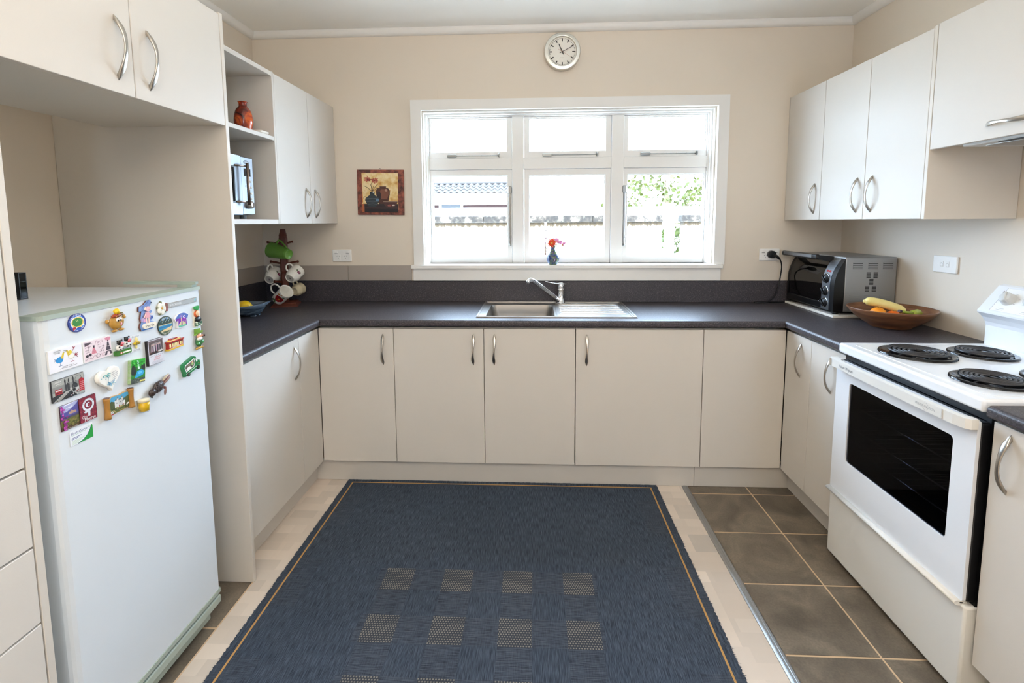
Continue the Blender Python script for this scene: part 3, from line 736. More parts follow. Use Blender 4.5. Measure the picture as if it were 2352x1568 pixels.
cball(m_, 'tongue', (.008, -.0125, -.006), (.0034, .002, .0048), 'e59ab0')
b = MB(); b.col = lin('7a5520'); b.tube([(-.004+.0022*k, -.0134+.00022*abs(k-4), -.0015-.0028*math.sin(PI*k/8)) for k in range(9)], .0006, 6); b.build('mouth', 'paint', m_)

# shopping girl with name plate
m_ = mag('girl_magnet', 'layered cut-out magnet of a shopping girl on a name plate reading Perth', 1.345, 1.143)
sil = [(-.024, -.039), (.020, -.037), (.028, -.030), (.026, -.021), (.012, -.016), (.012, .004), (.020, .010), (.018, .014), (.008, .014), (.008, .024), (.016, .030), (.018, .044), (.004, .044), (-.010, .034), (-.026, .031), (-.028, .018), (-.018, .017), (-.024, -.004), (-.022, -.014), (-.028, -.026)]
cslab(m_, sil, .003, '6b3d33', 'backing'); cslab(m_, [(x*.97+.0012, z*.98+.0006) for x, z in sil], .0045, '7d9ad0', 'blue_layer')
a = Art(-.0046); a.line([(-.006, .010), (-.018, -.004)], .005, '6d6f9c'); a.build(parent=m_)
b = cslab(m_, [(-.004, .012), (.005, .012), (.010, -.004), (-.009, -.004)], .0075, 'e8a9b6', 'dress')
b = MB(); b.col = lin('f0cdc4'); 
for x in (-.004, .005): b.rbox(x-.0018, x+.0018, -.0070, -.004, -.020, -.003, .0005)
b.tube([(-.004, -.006, .010), (-.012, -.006, -.002), (-.014, -.006, -.006)], .0013, 6); b.tube([(.005, -.006, .010), (.014, -.006, .004), (.020, -.006, .006)], .0013, 6); b.build('limbs', 'paint', m_)
b = MB(); b.col = lin('f0bfc4'); b.prism(circ(.003, .021, .0078, 20), -.0085, -.004); b.build('head', 'paint', m_)
a = Art(-.0086); a.hoop(.004, .021, .0030, .0036, 'b06a78', PI*1.15, PI*1.85, 10); a.build(parent=m_)
b = MB(); b.col = lin('6f84bb'); b.prism([(-.018, .020), (-.013, .031), (.000, .036), (.010, .046), (.017, .042), (.016, .036), (.006, .030), (-.004, .028), (-.010, .020)], -.0065, -.003); b.col = lin('f2e4d2'); b.prism([(-.012, .021), (-.006, .029), (-.003, .018)], -.0075, -.003); b.col = lin('222233'); b.prism([(.012, .036), (.019, .039), (.018, .035)], -.0078, -.003); b.build('hair', 'paint', m_)
for x, z, cl in ((-.012, -.009, 'e7a3c8'), (-.018, -.006, 'b9a4cf'), (.016, -.004, '4d6fc0'), (.012, -.006, '7c8fd8')): cslab(m_, [(x-.0035, z-.006), (x+.0035, z-.006), (x+.003, z+.003), (x-.003, z+.003)], .0068, cl, 'shopping_bag')
pl_ = cslab(m_, rrect(-.019, .029, -.0345, -.0195, .0072), .0085, 'f0e8d8', 'name_plate')
a = Art(-.0087); a.text('Perth', .004, -.0315, .0085, '1c1c1c', width=.031); a.build(parent=pl_)
a = Art(-.0048); a.rect(-.020, .018, -.0385, -.0350, '2f6fc0'); a.text('AUSTRALIA', -.001, -.0380, .0024, '16386e', width=.03); a.build(parent=m_)

# white rose badge
m_ = mag('rose_magnet', 'white five-petalled rose magnet beside the grey fridge badge', 1.405, 1.1555)
cslab(m_, [(.019*math.cos(PI/2+2*PI*k/5+.12), .022*math.sin(PI/2+2*PI*k/5+.12)) for k in range(5)], .003, '7d7a4c', 'backing')
b = MB(); b.col = lin('edeadd')
for k in range(5): an = PI/2+2*PI*(k+.5)/5+.12; b.ball((.0105*math.cos(an), -.0035, .0115*math.sin(an)), (.0092, .002, .0095), 14, 6)
b.build('petals', 'paint', m_); cball(m_, 'centre', (0, -.0050, 0), (.0036, .0016, .0036), 'd9a53a')
a = Art(-.0058)
for k in range(5): an = PI/2+2*PI*k/5+.12; a.circle(.0075*math.cos(an), .0075*math.sin(an), .0008, '55604a', n=8); a.poly([(.014*math.cos(an-.12), .0155*math.sin(an-.12)), (.020*math.cos(an), .022*math.sin(an)), (.014*math.cos(an+.12), .0155*math.sin(an+.12))], '4f6a3c')
a.build(parent=m_); cslab(m_, [(.0135, -.012), (.021, -.012), (.0215, .013), (.0135, .013)], .0052, '8f4d44', 'red_band')

# oval beach photo
m_ = mag('oval_magnet', 'oval beach photo magnet with a blue bay', 1.416, 1.1005)
ov = circ(0, 0, .0300, 40, .0290); cslab(m_, ov, .0025, '2b3a33', 'plate')
a = Art(-.0026); a.circle(0, 0, .0293, '46573f', rz=.0283, n=40)
def clip_h(z0, z1, rx, rz, n=14):
    up_ = [(math.sqrt(max(0, 1-(z/rz)**2))*rx, z) for z in [z0+(z1-z0)*k/n for k in range(n+1)]]
    return up_ + [(-x, z) for x, z in up_[::-1]]
a.poly(clip_h(.008, .0225, .0275, .0265), 'a9c9c0'); a.poly(clip_h(.016, .0255, .0275, .0265), '4f80a8'); a.poly(clip_h(.004, .011, .0275, .0265), '33473a'); a.poly(clip_h(.002, .0045, .0275, .0265), 'd8c79a')
a.poly(clip_h(-.010, .0025, .0275, .0265), '2b8cb4'); a.poly(clip_h(-.0055, -.001, .0275, .0265), '1f6ea0'); a.poly([(-.020, -.017), (-.012, -.0115), (.026, -.005), (.022, -.015), (.010, -.022)], 'e0c591'); a.poly(clip_h(-.0265, -.0165, .0275, .0265), '4c5a3a')
for k in range(11): a.blob(-.022+.0044*k, .011+.003*((k*7) % 3), .0035, .004, '2c4034', 9, .25, rg)
a.arc_text('EMILY BAY', 0, 0, .0212, PI/2, 1.35, .0048, 'f2efe0'); a.arc_text('NORFOLK ISLAND', 0, 0, .0262, -PI/2, 2.1, .0046, 'f2efe0', True); a.build(parent=m_)

# T-shirt
m_ = mag('shirt_magnet', 'small purple T-shirt magnet with a city skyline', 1.483, 1.1035)
ts_ = [(-.020, -.022), (.021, -.022), (.020, .006), (.026, .004), (.031, .014), (.018, .022), (.007, .025), (-.007, .025), (-.018, .022), (-.033, .010), (-.028, .000), (-.020, .004)]
cslab(m_, ts_, .005, 'f0eff0', 'backing')
a = Art(-.0051); sc_ = [(x*.9+.001, z*.92) for x, z in ts_]; a.poly(sc_, '7a44a8'); a.poly([sc_[k] for k in (3, 4, 5, 6, 7, 8, 9)] , '5b78c0')
a.poly([(-.017, -.004), (.018, -.004), (.017, .008), (-.016, .008)], '8d3bb0'); a.poly([(-.017, -.0195), (.018, -.0195), (.0175, -.015), (-.0175, -.015)], '63c0a0')
for k, (x, h_) in enumerate(((-.013, .007), (-.008, .011), (-.003, .024), (.003, .012), (.008, .009), (.013, .013))): a.rect(x-.0018, x+.0018, -.015, -.015+h_, 'e6d9a0')
for x, z in ((.006, .010), (.011, .006), (.010, .013)): a.circle(x, z, .0022, 'f2cde4', n=10)
for k in range(7): an = .5+.36*k; a.line([(-.003, .010), (-.003+.010*math.cos(an), .010+.010*math.sin(an))], .0005, 'd9a0e0')
a.build(parent=m_, m='holo')

# leprechaun with a pot
m_ = mag('leprechaun_magnet', 'leprechaun magnet with orange beard above a black pot', 1.552, 1.1015)
b = MB(); b.col = lin('f2e9d8'); b.prism([(-.012, -.034), (.006, -.034), (.020, -.012), (.018, .004), (.010, .012), (.012, .024), (-.004, .032), (-.013, .024), (-.014, 0)], -.002, 0); b.build('backing', 'paint', m_)
cball(m_, 'beard', (.001, -.004, .010), (.0125, .004, .0115), 'd9622a'); cball(m_, 'face', (.001, -.0062, .0115), (.0088, .0036, .0090), 'efc39a')
b = MB(); b.col = lin('2f9a4a'); b.prism([(-.010, .027), (-.007, .035), (.010, .036), (.011, .029), (.004, .021)], -.007, -.001); b.build('hat', 'paint', m_)
b = MB(); b.col = lin('17191a'); b.ball((.004, -.005, -.010), (.0150, .005, .0105), 14, 8); b.build('pot', 'paint', m_)
b = MB()
for k in range(16): b.col = lin(rg.choice(['2b5a3c', '3d7d52', '1f4a30', 'd8e0c8'])); b.ball((rg.uniform(-.016, .020), -.006, rg.uniform(-.030, -.016)), (.0032, .002, .0032), 8, 5)
b.build('clovers', 'paint', m_)

# pipe-smoking leprechaun
m_ = mag('gnome_magnet', 'leprechaun magnet with tall green hat, white beard and pipe', 1.552, 1.026)
b = MB(); b.col = lin('2c6b3a'); b.ball((.001, -.006, -.008), (.017, .006, .017), 16, 10); b.col = lin('3f8a48'); b.ball((-.008, -.0085, -.014), (.008, .005, .006), 12, 8); b.ball((.012, -.0085, -.010), (.009, .004, .007), 12, 8); b.build('body', 'glaze', m_)
b = MB(); b.col = lin('c49a3a'); 
for k in range(7): b.ball((-.014+.0045*k, -.007, -.0290+.001*(k % 2)), (.0042, .004, .0038), 8, 6)
b.build('gold', 'glaze', m_)
cball(m_, 'head', (.001, -.007, .0105), (.0115, .0055, .0095), 'e0a585', 'glaze'); cball(m_, 'nose', (.011, -.011, .011), (.0042, .003, .003), 'd98f70', 'glaze')
b = MB(); b.col = lin('efece4'); b.ball((.000, -.009, .002), (.0128, .0055, .0065), 14, 8); b.build('beard', 'glaze', m_)
b = MB(); b.col = lin('6f9a34'); b.prism([(-.018, .016), (-.010, .0195), (.014, .020), (.019, .026), (.010, .0235), (.006, .0235), (.003, .037), (-.013, .037), (-.014, .021)], -.010, -.001); b.build('hat', 'glaze', m_)
b = MB(); b.col = lin('33201a'); b.tube([(.012, -.010, .006), (.018, -.012, .008)], .001, 6); b.cyl((.019, -.012, .006), (.019, -.012, .013), .0026, .003, 10); b.build('pipe', 'glaze', m_)

# bird greeting card
m_ = mag('bird_card_magnet', 'white card magnet with a blue and a white cartoon bird', 1.0945, 1.090)
slab(m_, R4(.085, .0535), .0042, 'white_plastic')
a = Art(-.0043); a.rect(-.0415, .0415, -.0258, .0258, 'f1f0f6')
def bird(x, z, col, s_, rc):
    a.blob(x, z, .0095, .0075, col, 14, .12, rg); a.poly([(x+s_*.003, z+.003), (x+s_*.009, z+.002), (x+s_*.013, z+.015), (x+s_*.009, z+.016)], 'e2c63a' if s_ > 0 else 'dcbf3c')
    a.line([(x+s_*.011, z+.0155), (x+s_*.019, z+.0165)], .001, '2b2b2b'); a.line([(x, z-.006), (x+.001, z-.014)], .0009, rc); a.line([(x-.004, z-.0145), (x+.006, z-.0135)], .0012, rc)
    for k in range(3): a.line([(x-s_*.008, z+.002), (x-s_*.013, z+.005-.003*k)], .0009, rc)
bird(-.016, .000, '2e8fd0', 1, '1f5f96'); bird(.014, .003, 'f6f4ee', -1, '8f2038')
a.hoop(.014, .003, .0078, .0083, '2a2a34', 0, 2*PI, 20, .8); a.line([(.014, .010), (.022, .021), (.017, .024)], .0012, 'a0243a')
a.poly([(.006, .015), (.012, .006), (.016, .012), (.012, .018)], 'e6cf3e'); a.poly([(.018, .020), (.026, .027-.003), (.022, .019)], 'b52840')
for k in range(3): a.line([(.022+.001*k, .002), (.030, .006-.005*k)], .0014, 'a0243a')
a.text('ARE WE', -.021, .0205, .0032, '23232b', width=.018, rot=.05); a.text('THERE', -.021, .0160, .0032, '23232b', width=.014)
a.text("you're mad !", .002, -.0192, .0032, '2b2b30', shear=.3, width=.028); a.line([(-.018, -.0215), (-.008, -.0205), (.002, -.0220), (.026, -.0205)], .0006, '2b2b30'); a.build(parent=m_)

# pink sketch tile
m_ = mag('sketch_magnet', 'pink tile magnet with black sketches and a tower', 1.180, 1.0905)
slab(m_, rrect(-.040, .040, -.0265, .0265, .002), .0045, 'white_plastic')
a = Art(-.0046); a.rect(-.039, .039, -.0255, .0255, 'eddbe0'); K = '3c3038'
a.poly([(-.036, .023), (-.018, .021), (-.020, .017), (-.036, .014)], '55474f'); a.text('Paris', .004, .0145, .0085, 'b08a98', shear=.3, width=.022)
for z, w2_ in ((-.022, .012), (-.010, .0075), (.001, .004), (.012, .0018)):
    a.poly([(.030-w2_, z), (.030+w2_, z), (.030+w2_*.62, z+.010), (.030-w2_*.62, z+.010)], '4a3f48')
a.poly([(.025, -.022), (.035, -.022), (.0325, -.014), (.0275, -.014)], 'eddbe0'); a.line([(.030, .02), (.030, .025)], .001, K)
a.blob(.027, .020, .006, .0035, 'd78aa0', 10, .3, rg); a.blob(.034, .019, .005, .004, 'd98da0', 10, .3, rg)
a.poly([(-.014, .008), (-.009, .008), (-.008, .003), (-.004, -.009), (-.019, -.009), (-.015, .003)], 'd88594'); a.poly([(-.014, .012), (-.009, .012), (-.009, .006), (-.014, .006)], K)
a.circle(-.031, -.011, .0038, K, n=12); a.circle(-.0225, -.0095, .0038, K, n=12); a.line([(-.030, -.009), (-.023, -.008)], .0010, K)
for pts in ([(-.036, -.022), (-.028, -.015), (-.018, -.021), (-.010, -.013), (-.004, -.022)], [(.004, .003), (.018, .006), (.016, -.002), (.006, -.004)], [(-.036, .010), (-.026, .011), (-.026, .004), (-.036, .003)], [(.0, .010), (.010, .011)], [(-.034, -.003), (-.024, -.001), (-.026, -.005)], [(.004, -.008), (.012, -.006), (.016, -.010)]): a.line(pts, .0008, '7a6670')
a.hoop(.000, -.017, .0042, .0050, '84707a', n=16); a.hoop(.013, -.017, .003, .0037, 'c08494', n=14)
rg2 = random.Random(9)
for k in range(34): x, z = rg2.uniform(-.036, .020), rg2.uniform(-.023, .022); a.line([(x, z), (x+rg2.uniform(-.004, .004), z+rg2.uniform(-.003, .003))], .0009, rg2.choice(['6b5862', 'c77c90', '4a3f48', '9a828c']))
a.build(parent=m_)

# two cows
m_ = mag('cow_magnet', 'magnet of two black and white cows standing on grass', 1.254, 1.080)
b = MB(); b.col = lin('3f7a30'); b.prism(rrect(-.025, .024, -.024, -.010, .004), -.009, 0); b.build('grass_base', 'glaze', m_)
for q, (x, z) in enumerate(((-.011, -.002), (.013, .002))):
    b = MB(); b.col = lin('f0eeea'); b.ball((x, -.007, z), (.0115, .006, .0095), 14, 8); b.col = lin('191919')
    for dx, dz in ((-.006, .002), (.004, -.003), (.001, .005), (-.003, -.005)): b.ball((x+dx, -.0115, z+dz), (.0028, .0018, .0024), 8, 5)
    b.build('cow_body', 'glaze', m_)
    b = MB(); b.col = lin('1c1a1c'); b.ball((x-.002, -.009, z+.0135), (.0078, .005, .0072), 12, 8); b.ball((x-.008, -.009, z+.019), (.003, .002, .0022), 8, 5); b.ball((x+.005, -.009, z+.019), (.003, .002, .0022), 8, 5)
    b.col = lin('e0808c'); b.ball((x+.002, -.0125, z+.0108), (.0062, .004, .0045), 12, 6); b.col = lin('c03038'); b.ball((x+.002, -.011, z+.005), (.0065, .003, .0020), 10, 5); b.build('cow_head', 'glaze', m_)
a = Art(-.0092); a.circle(-.010, -.018, .0034, 'd33a3a', n=14); a.circle(-.010, -.018, .0018, 'f2f2f0', n=10); a.rect(-.004, .020, -.0195, -.0155, 'e8ecdc'); a.build(parent=m_)

# bee on a stamp
m_ = mag('bee_magnet', 'stamp-shaped magnet with a yellow and black bee', 1.3025, 1.075)
st = []
for k in range(12): st += [(-.0195+.0032*k, -.0235), (-.0195+.0032*k+.0016, -.0225)]
for k in range(14): st += [(.0190, -.0228+.0033*k), (.0180, -.0228+.0033*k+.0016)]
for k in range(12): st += [(.0190-.0032*k, .0240), (.0190-.0032*k-.0016, .0230)]
for k in range(14): st += [(-.0195, .0232-.0033*k), (-.0185, .0232-.0033*k-.0016)]
cslab(m_, st, .0008, 'e3e6ea', 'stamp')
a = Art(-.0009); a.text('Bonjour', .001, .0165, .0052, '8d9096', shear=.35, width=.026); a.text('la vie', .002, -.0215, .0048, '8d9096', shear=.35, width=.022)
for k in range(13): a.circle(-.0185, -.021+.0035*k, .0009, '4c4c52', n=8)
a.build(parent=m_)
b = MB(); b.col = lin('e8d88e'); b.ball((.001, -.003, .009), (.0052, .0016, .0085), 12, 6); b.ball((-.001, -.003, -.009), (.0042, .0016, .0075), 12, 6); b.build('wings', 'paint', m_)
b = MB(); b.col = lin('ddb91e'); b.ball((0, -.0045, 0), (.0125, .004, .0048), 16, 8); b.build('body', 'paint', m_)
a = Art(-.0086)
for k in range(4): x = -.0058+.0042*k; a.poly([(x-.0010, -.0042), (x+.0007, -.0042), (x+.0012, .0042), (x-.0005, .0042)], '1b1a14')
a.build('stripes', parent=m_)

# book-shaped poster
m_ = mag('poster_magnet', 'book-shaped magnet with a stage photo above white and red lettering', 1.3645, 1.0345)
b = MB(); b.col = lin('26201f'); b.prism(R4(.0600, .0735), -.007, 0); b.build('cover', 'paint', m_)
a = Art(-.0071); a.rect(-.0270, .0298, -.0360, .0362, 'dcdbe2'); a.rect(-.0250, .0285, -.0060, .0345, '57463f'); a.poly([(-.020, .000), (.024, .000), (.020, .026), (-.015, .026)], '8a7d80')
for k, cl in enumerate(('b58a9c', '2a2530', 'd0c4cc', '201e26', 'c59ab0', '2c2730', '94788a', '241f26')): x = -.014+.0044*k; a.poly([(x-.002, -.001), (x+.0022, -.001), (x+.0014, .019), (x-.0012, .019)], cl); a.circle(x, .021, .0016, 'dcb8a4', n=8)
a.rect(-.025, .0285, -.0060, .0010, '2b1f1c'); 
for k in range(9): a.blob(-.022+.0056*k, -.001, .003, .003, rg.choice(['5c2f28', '1d1615', 'd8d0c8', '6e4a3c']), 8, .3, rg)
a.rect(-.025, .0285, .029, .0345, '6a5a5c')
for k in range(7): a.rect(-.022+.0072*k, -.019+.0072*k, -.0115, -.0105, '77757c')
for z_, x0_, h_ in ((-.0185, -.006, .0050), (-.0245, -.010, .0046)):      # pale red title lettering, too small to read
    for q in range(7): a.line([(x0_+.0034*q, z_), (x0_+.0012+.0034*q, z_+h_), (x0_+.0026+.0034*q, z_+.001)], .0008, 'd98a8e')
for k in range(4): a.line([(-.018, -.0275-.002*k), (.022, -.0275-.002*k)], .0006, 'b4b3ba')
a.build(parent=m_)

# cable car
m_ = mag('cable_car_magnet', 'red and yellow cable car magnet', 1.4435, 1.0395)
b = MB(); b.col = lin('a8322a'); b.prism([(-.032, -.013), (.030, -.011), (.032, .008), (-.030, .008)], -.010, 0); b.col = lin('d9b23a'); b.prism([(-.034, -.017), (.030, -.0145), (.030, -.0105), (-.034, -.012)], -.0115, 0); b.build('car_body', 'glaze', m_)
b = MB(); b.col = lin('a8322a'); b.prism([(-.034, .006), (.034, .008), (.034, .0115), (-.034, .010)], -.012, 0); b.col = lin('e2b85a'); b.prism([(-.026, .010), (.022, .0115), (.018, .0145), (-.022, .0135)], -.010, 0); b.col = lin('a03226'); b.prism([(-.020, .0135), (.010, .0145), (.008, .0180), (-.016, .0175)], -.009, 0); b.build('roof', 'glaze', m_)
a = Art(-.0101)
for x0, x1 in ((-.028, -.021), (-.016, -.0115), (-.0105, -.006), (-.005, -.0005), (.0005, .005), (.006, .0105), (.016, .021), (.022, .027)): a.rect(x0, x1, -.008, .005, 'ecd896'); a.rect(x0, x1, .0025, .005, '3c2a20')
a.line([(-.016, -.0095), (.016, -.0088)], .0012, 'e8e4d8'); a.build('windows', parent=m_)

# heart
m_ = mag('heart_magnet', 'thick white heart magnet with a teal tree and verse', 1.2010, 1.0075, .12)
def heart(k): return [(k*16*math.sin(t_)**3, k*(13*math.cos(t_)-5*math.cos(2*t_)-2*math.cos(3*t_)-math.cos(4*t_))) for t_ in [-2*PI*i/40 for i in range(40)]]
lp = [[(x, y, z) for x, z in heart(.00212*s_)] for s_, y in ((1.0, 0), (1.02, -.004), (1.0, -.009), (.93, -.0115))]
MB().loft(lp, True, True).build('stone', 'heart_stone', m_)
a = Art(-.0117); rg = random.Random(12)
def hx(z): return max([x for x, q in heart(.00212*.93) if abs(q-z) < .004] or [0])
a.line([(-.006, -.018), (-.008, -.006), (-.005, .004), (-.009, .012)], .0016, '4f8f98'); a.line([(-.006, .002), (.002, .008)], .0009, '4f8f98')
for k in range(46): x, z = rg.gauss(-.010, .006), rg.gauss(.011, .003); a.blob(x, z, .0014, .0011, rg.choice(['6fb3b8', '9ccdd0', '4a959c', '7cc0b8']), 7, .3, rg)
for k in range(44): x, z = rg.gauss(-.003, .0055), rg.gauss(-.014, .003); x = max(-hx(z)+.003, min(hx(z)-.003, x)); a.blob(x, z, .0014, .0011, rg.choice(['5f9fc8', '7bbcc8', '3f7fa8', 'a4d2d8']), 7, .3, rg)
for k, l_ in enumerate((.016, .019, .018, .016, .012)): a.line([(.003, .0125-.0050*k), (min(.003+l_, hx(.0135-.0050*k)-.003), .0135-.0050*k)], .0009, '8c8c92')
a.build(parent=m_)

# waterfall notebook
m_ = mag('notebook_magnet', 'tilted green spiral notebook magnet with a waterfall picture', 1.294, .9975, -.12)
b = MB(); b.col = lin('a9c98a'); b.prism(R4(.050, .066), -.009, 0); b.build('pages', 'paint', m_)
a = Art(-.0091); a.rect(-.0245, .0245, -.033, .033, '247a24'); a.rect(-.0245, .0245, .012, .033, '2fa42c')
a.blob(-.016, .003, .009, .015, '1f2a20', 12, .15, rg); a.blob(.018, .010, .007, .010, '2a2c24', 12, .2, rg); a.poly([(-.006, .030), (.000, .030), (.006, .006), (-.001, .004)], 'a8d8c8'); a.poly([(-.003, .030), (-.001, .030), (.004, .006), (.001, .005)], 'e4f2ea')
a.poly([(-.012, -.018), (-.004, .000), (.012, .004), (.022, -.004), (.016, -.013), (.000, -.017)], '2b9cd0'); a.blob(.006, -.005, .008, .004, '63c4ea', 10, .2, rg); a.rect(-.0245, .0245, -.033, -.020, '47514a')
for k in range(30): a.blob(rg.uniform(-.0215, .0215), rg.uniform(-.0315, -.020), .002, .0014, rg.choice(['5c6660', '363c38', '788078']), 7, .3, rg)
for k in range(24): a.blob(rg.uniform(-.021, .021), rg.uniform(.014, .030), .0026, .0016, rg.choice(['3bbf36', '1f7c1f', '58cc4c']), 7, .3, rg)
a.rect(.004, .023, -.0305, -.0262, 'e4d878'); a.build(parent=m_)
b = MB(); b.col = lin('b6c4a8')
for k in range(17): z = -.030+.00375*k; b.tube([(-.0262+.0016*math.cos(t_), -.005+.0055*math.sin(t_), z) for t_ in [PI*.1+PI*1.3*q/6+PI*.8 for q in range(7)]], .0006, 5)
b.build('spiral_binding', 'paint', m_)

# parrot
m_ = mag('parrot_magnet', 'dark brown parrot figure magnet with spread tail, head down', 1.3645, .927)
def fb(name, c, r, col, rot=0.):
    b = MB(); b.M = Matrix.Translation(c) @ Matrix.Rotation(-rot, 4, 'Y'); b.col = lin(col); b.ball((0, 0, 0), r, 14, 8); return b
b = fb('x', (-.004, -.009, .002), (.022, .009, .0155), '3b302e', .45)
for k in range(60):
    q = Vector((rg.uniform(-1, 1), -abs(rg.gauss(.6, .3)), rg.uniform(-1, 1))).normalized(); b.col = lin(rg.choice(['4a3d3a', '2b2322', '564846'])); b.ball((q.x*.021, q.y*.0088, q.z*.0148), (.0024, .001, .0018), 6, 4)
b.build('body', 'paint', m_); fb('x', (-.028, -.010, -.007), (.0125, .008, .0115), '3a2c29', .6).build('head', 'paint', m_)
b = MB(); b.col = lin('2a2624'); b.loft([[(-.033+.004*math.cos(2*PI*q/8), -.010+.003*math.sin(2*PI*q/8), -.016) for q in range(8)], [(-.031+.003*math.cos(2*PI*q/8), -.010+.002*math.sin(2*PI*q/8), -.021) for q in range(8)], [(-.0275, -.010, -.024)]*8]); b.build('beak', 'paint', m_)
cball(m_, 'eye', (-.034, -.0165, -.0035), .0012, 'cfc8be')
for k, (x0, z0, x1, z1, cl) in enumerate(((.014, .012, .043, .026, 'b5a58c'), (.016, .008, .046, .023, '6e4440'), (.018, .004, .047, .019, '94766c'), (.014, -.004, .026, -.012, '6f3d36'), (.024, -.010, .018, -.030, '8f6e68'))):
    b = MB(); b.col = lin(cl); d_ = Vector((x1-x0, z1-z0)); b.M = Matrix.Translation(((x0+x1)/2, -.007-.0008*k, (z0+z1)/2)) @ Matrix.Rotation(-math.atan2(d_.y, d_.x), 4, 'Y'); b.ball((0, 0, 0), (d_.length*.56, .0028, .0046), 12, 6); b.build('feather', 'paint', m_)

# bus
m_ = mag('bus_magnet', 'tilted green bus magnet with a sheep in the window', 1.5040, .949, .22)
b = MB(); b.col = lin('157a44'); b.prism([(-.036, -.020), (.032, -.018), (.040, -.010), (.040, .002), (.030, .006), (.026, .020), (.018, .026), (-.032, .022), (-.037, .012)], -.010, 0); b.build('bus_body', 'glaze', m_)
a = Art(-.0101); a.poly([(-.028, -.008), (.010, -.006), (.018, .004), (.018, .019), (-.026, .016), (-.031, .008)], 'eef0ea'); a.poly([(-.026, -.006), (.009, -.004), (.016, .005), (.016, .016), (-.024, .013), (-.028, .007)], '5a5648')
a.blob(-.014, -.001, .011, .006, 'f4f2ec', 12, .15, rg); a.blob(-.010, .008, .006, .004, '84725c', 10, .2, rg); a.circle(-.002, .001, .0028, '1c1c1c', n=10); a.blob(.006, .006, .005, .006, '9cc070', 10, .2, rg); a.circle(.006, .011, .003, 'e0b48a', n=10)
a.poly([(.024, .002), (.030, .003), (.027, .014), (.022, .014)], 'e4ece8'); a.line([(-.026, -.013), (.020, -.011)], .0016, 'dfe6dc'); a.circle(.033, -.006, .0022, 'd98a3a', n=10); a.circle(-.029, -.014, .0016, 'f2f2ec', n=8); a.build(parent=m_)
for x in (-.022, .026):
    b = MB(); b.col = lin('141414'); b.cyl((x, -.008, -.0185), (x, -.0125, -.0185), .0062, .0062, 16); wl_ = b.build('wheel', 'paint', m_); b = MB(); b.col = lin('2f8a58'); b.cyl((x, -.0125, -.0185), (x, -.0132, -.0185), .003, .003, 12); b.build('hub', 'paint', wl_)

# city photo
m_ = mag('city_photo_magnet', 'grey city photo magnet with red bus and telephone box', 1.0940, 1.0195)
b = MB(); b.col = lin('3a3a3c'); b.prism(R4(.0815, .0515), -.0038, 0); b.build('plate', 'paint', m_)
a = Art(-.0039); a.rect(-.040, .0402, -.025, .025, 'a7a9a4'); a.rect(-.040, .0402, -.004, .010, '8b8d8a'); a.poly([(-.040, -.025), (.020, -.025), (.0, -.004), (-.040, -.012)], '2e2f31')
for k in range(4): a.line([(-.038+.005*k, -.025), (.004+.003*k, -.003)], .0011, 'd4d4cf')
for x, h_, w2_ in ((-.008, .020, .004), (.001, .019, .0034), (.012, .021, .005), (-.002, .008, .010), (.016, .004, .014)): a.rect(x-w2_/2, x+w2_/2, -.008, h_-.002, '3a3c3e'); a.line([(x-w2_/4, -.006), (x-w2_/4, h_-.006)], .0006, 'c8c9c4'); a.poly([(x-w2_/2, h_-.002), (x+w2_/2, h_-.002), (x, h_+.004)], '303234')
a.hoop(.026, .013, .0082, .0090, '55585a', n=26); a.rect(.010, .026, -.018, -.006, 'c2c3c0'); a.circle(.013, -.010, .004, '202224', n=14)
a.rect(.027, .0400, -.019, .010, 'b3232e'); a.poly([(.027, .010), (.0400, .010), (.0335, .014)], 'a01f2a')
for zz in range(5): a.line([(.0285, -.015+.0045*zz), (.0385, -.015+.0045*zz)], .0009, 'e7b4b6')
a.line([(.0335, -.017), (.0335, .008)], .001, '8a1822')
a.rect(-.034, -.017, -.010, .003, 'a82a34'); a.rect(-.033, -.018, -.002, .001, 'd9d2d0'); a.rect(-.033, -.018, -.007, -.005, '4a1c20'); a.circle(-.030, -.0105, .0018, '151515', n=8); a.circle(-.021, -.0105, .0018, '151515', n=8)
a.text('London', -.027, .0185, .0044, 'f0f0ec', shear=.2, width=.018); a.line([(-.031, .0145), (-.027, .0152), (-.023, .0142), (-.019, .0155)], .0010, 'e4e4e0')
for k in range(20): a.blob(rg.uniform(.0, .025), rg.uniform(-.022, -.012), .0016, .0012, rg.choice(['1e1f20', 'd8d8d4', '55585a', '7d2a30']), 6, .3, rg)
a.build(parent=m_)

# tartan clan card
m_ = mag('clan_magnet', 'castle photo and red tartan card magnet with a white crest', 1.1150, .9495)
b = MB(); b.col = lin('4a2634'); b.prism(R4(.0925, .0620), -.0026, 0); b.build('plate', 'paint', m_)
a = Art(-.0027); a.rect(-.046, .0, -.0308, .0308, '6b6a38'); a.rect(-.046, .0, .004, .0308, 'a9aed4'); a.poly([(-.046, .012), (-.030, .012), (-.012, .020), (0, .028), (0, -.002), (-.046, -.006)], '58559c'); a.poly([(-.040, .026), (-.010, .030), (-.002, .0308), (-.030, .0308)], 'e6e8f4'); a.poly([(-.034, .020), (-.012, .024), (-.020, .019)], 'dfe2f0')
a.poly([(-.027, .004), (-.024, .010), (-.020, .010), (-.018, .014), (-.014, .010), (-.008, .010), (-.006, .004)], 'b08f80'); a.rect(-.046, 0, -.004, .001, '4b4a6a'); a.rect(-.046, 0, -.0308, -.022, '5a4630')
for k in range(40): a.blob(rg.uniform(-.034, -.002), rg.uniform(-.024, -.006), .003, .002, rg.choice(['7a7a40', '56592c', '8a8048']), 7, .3, rg)
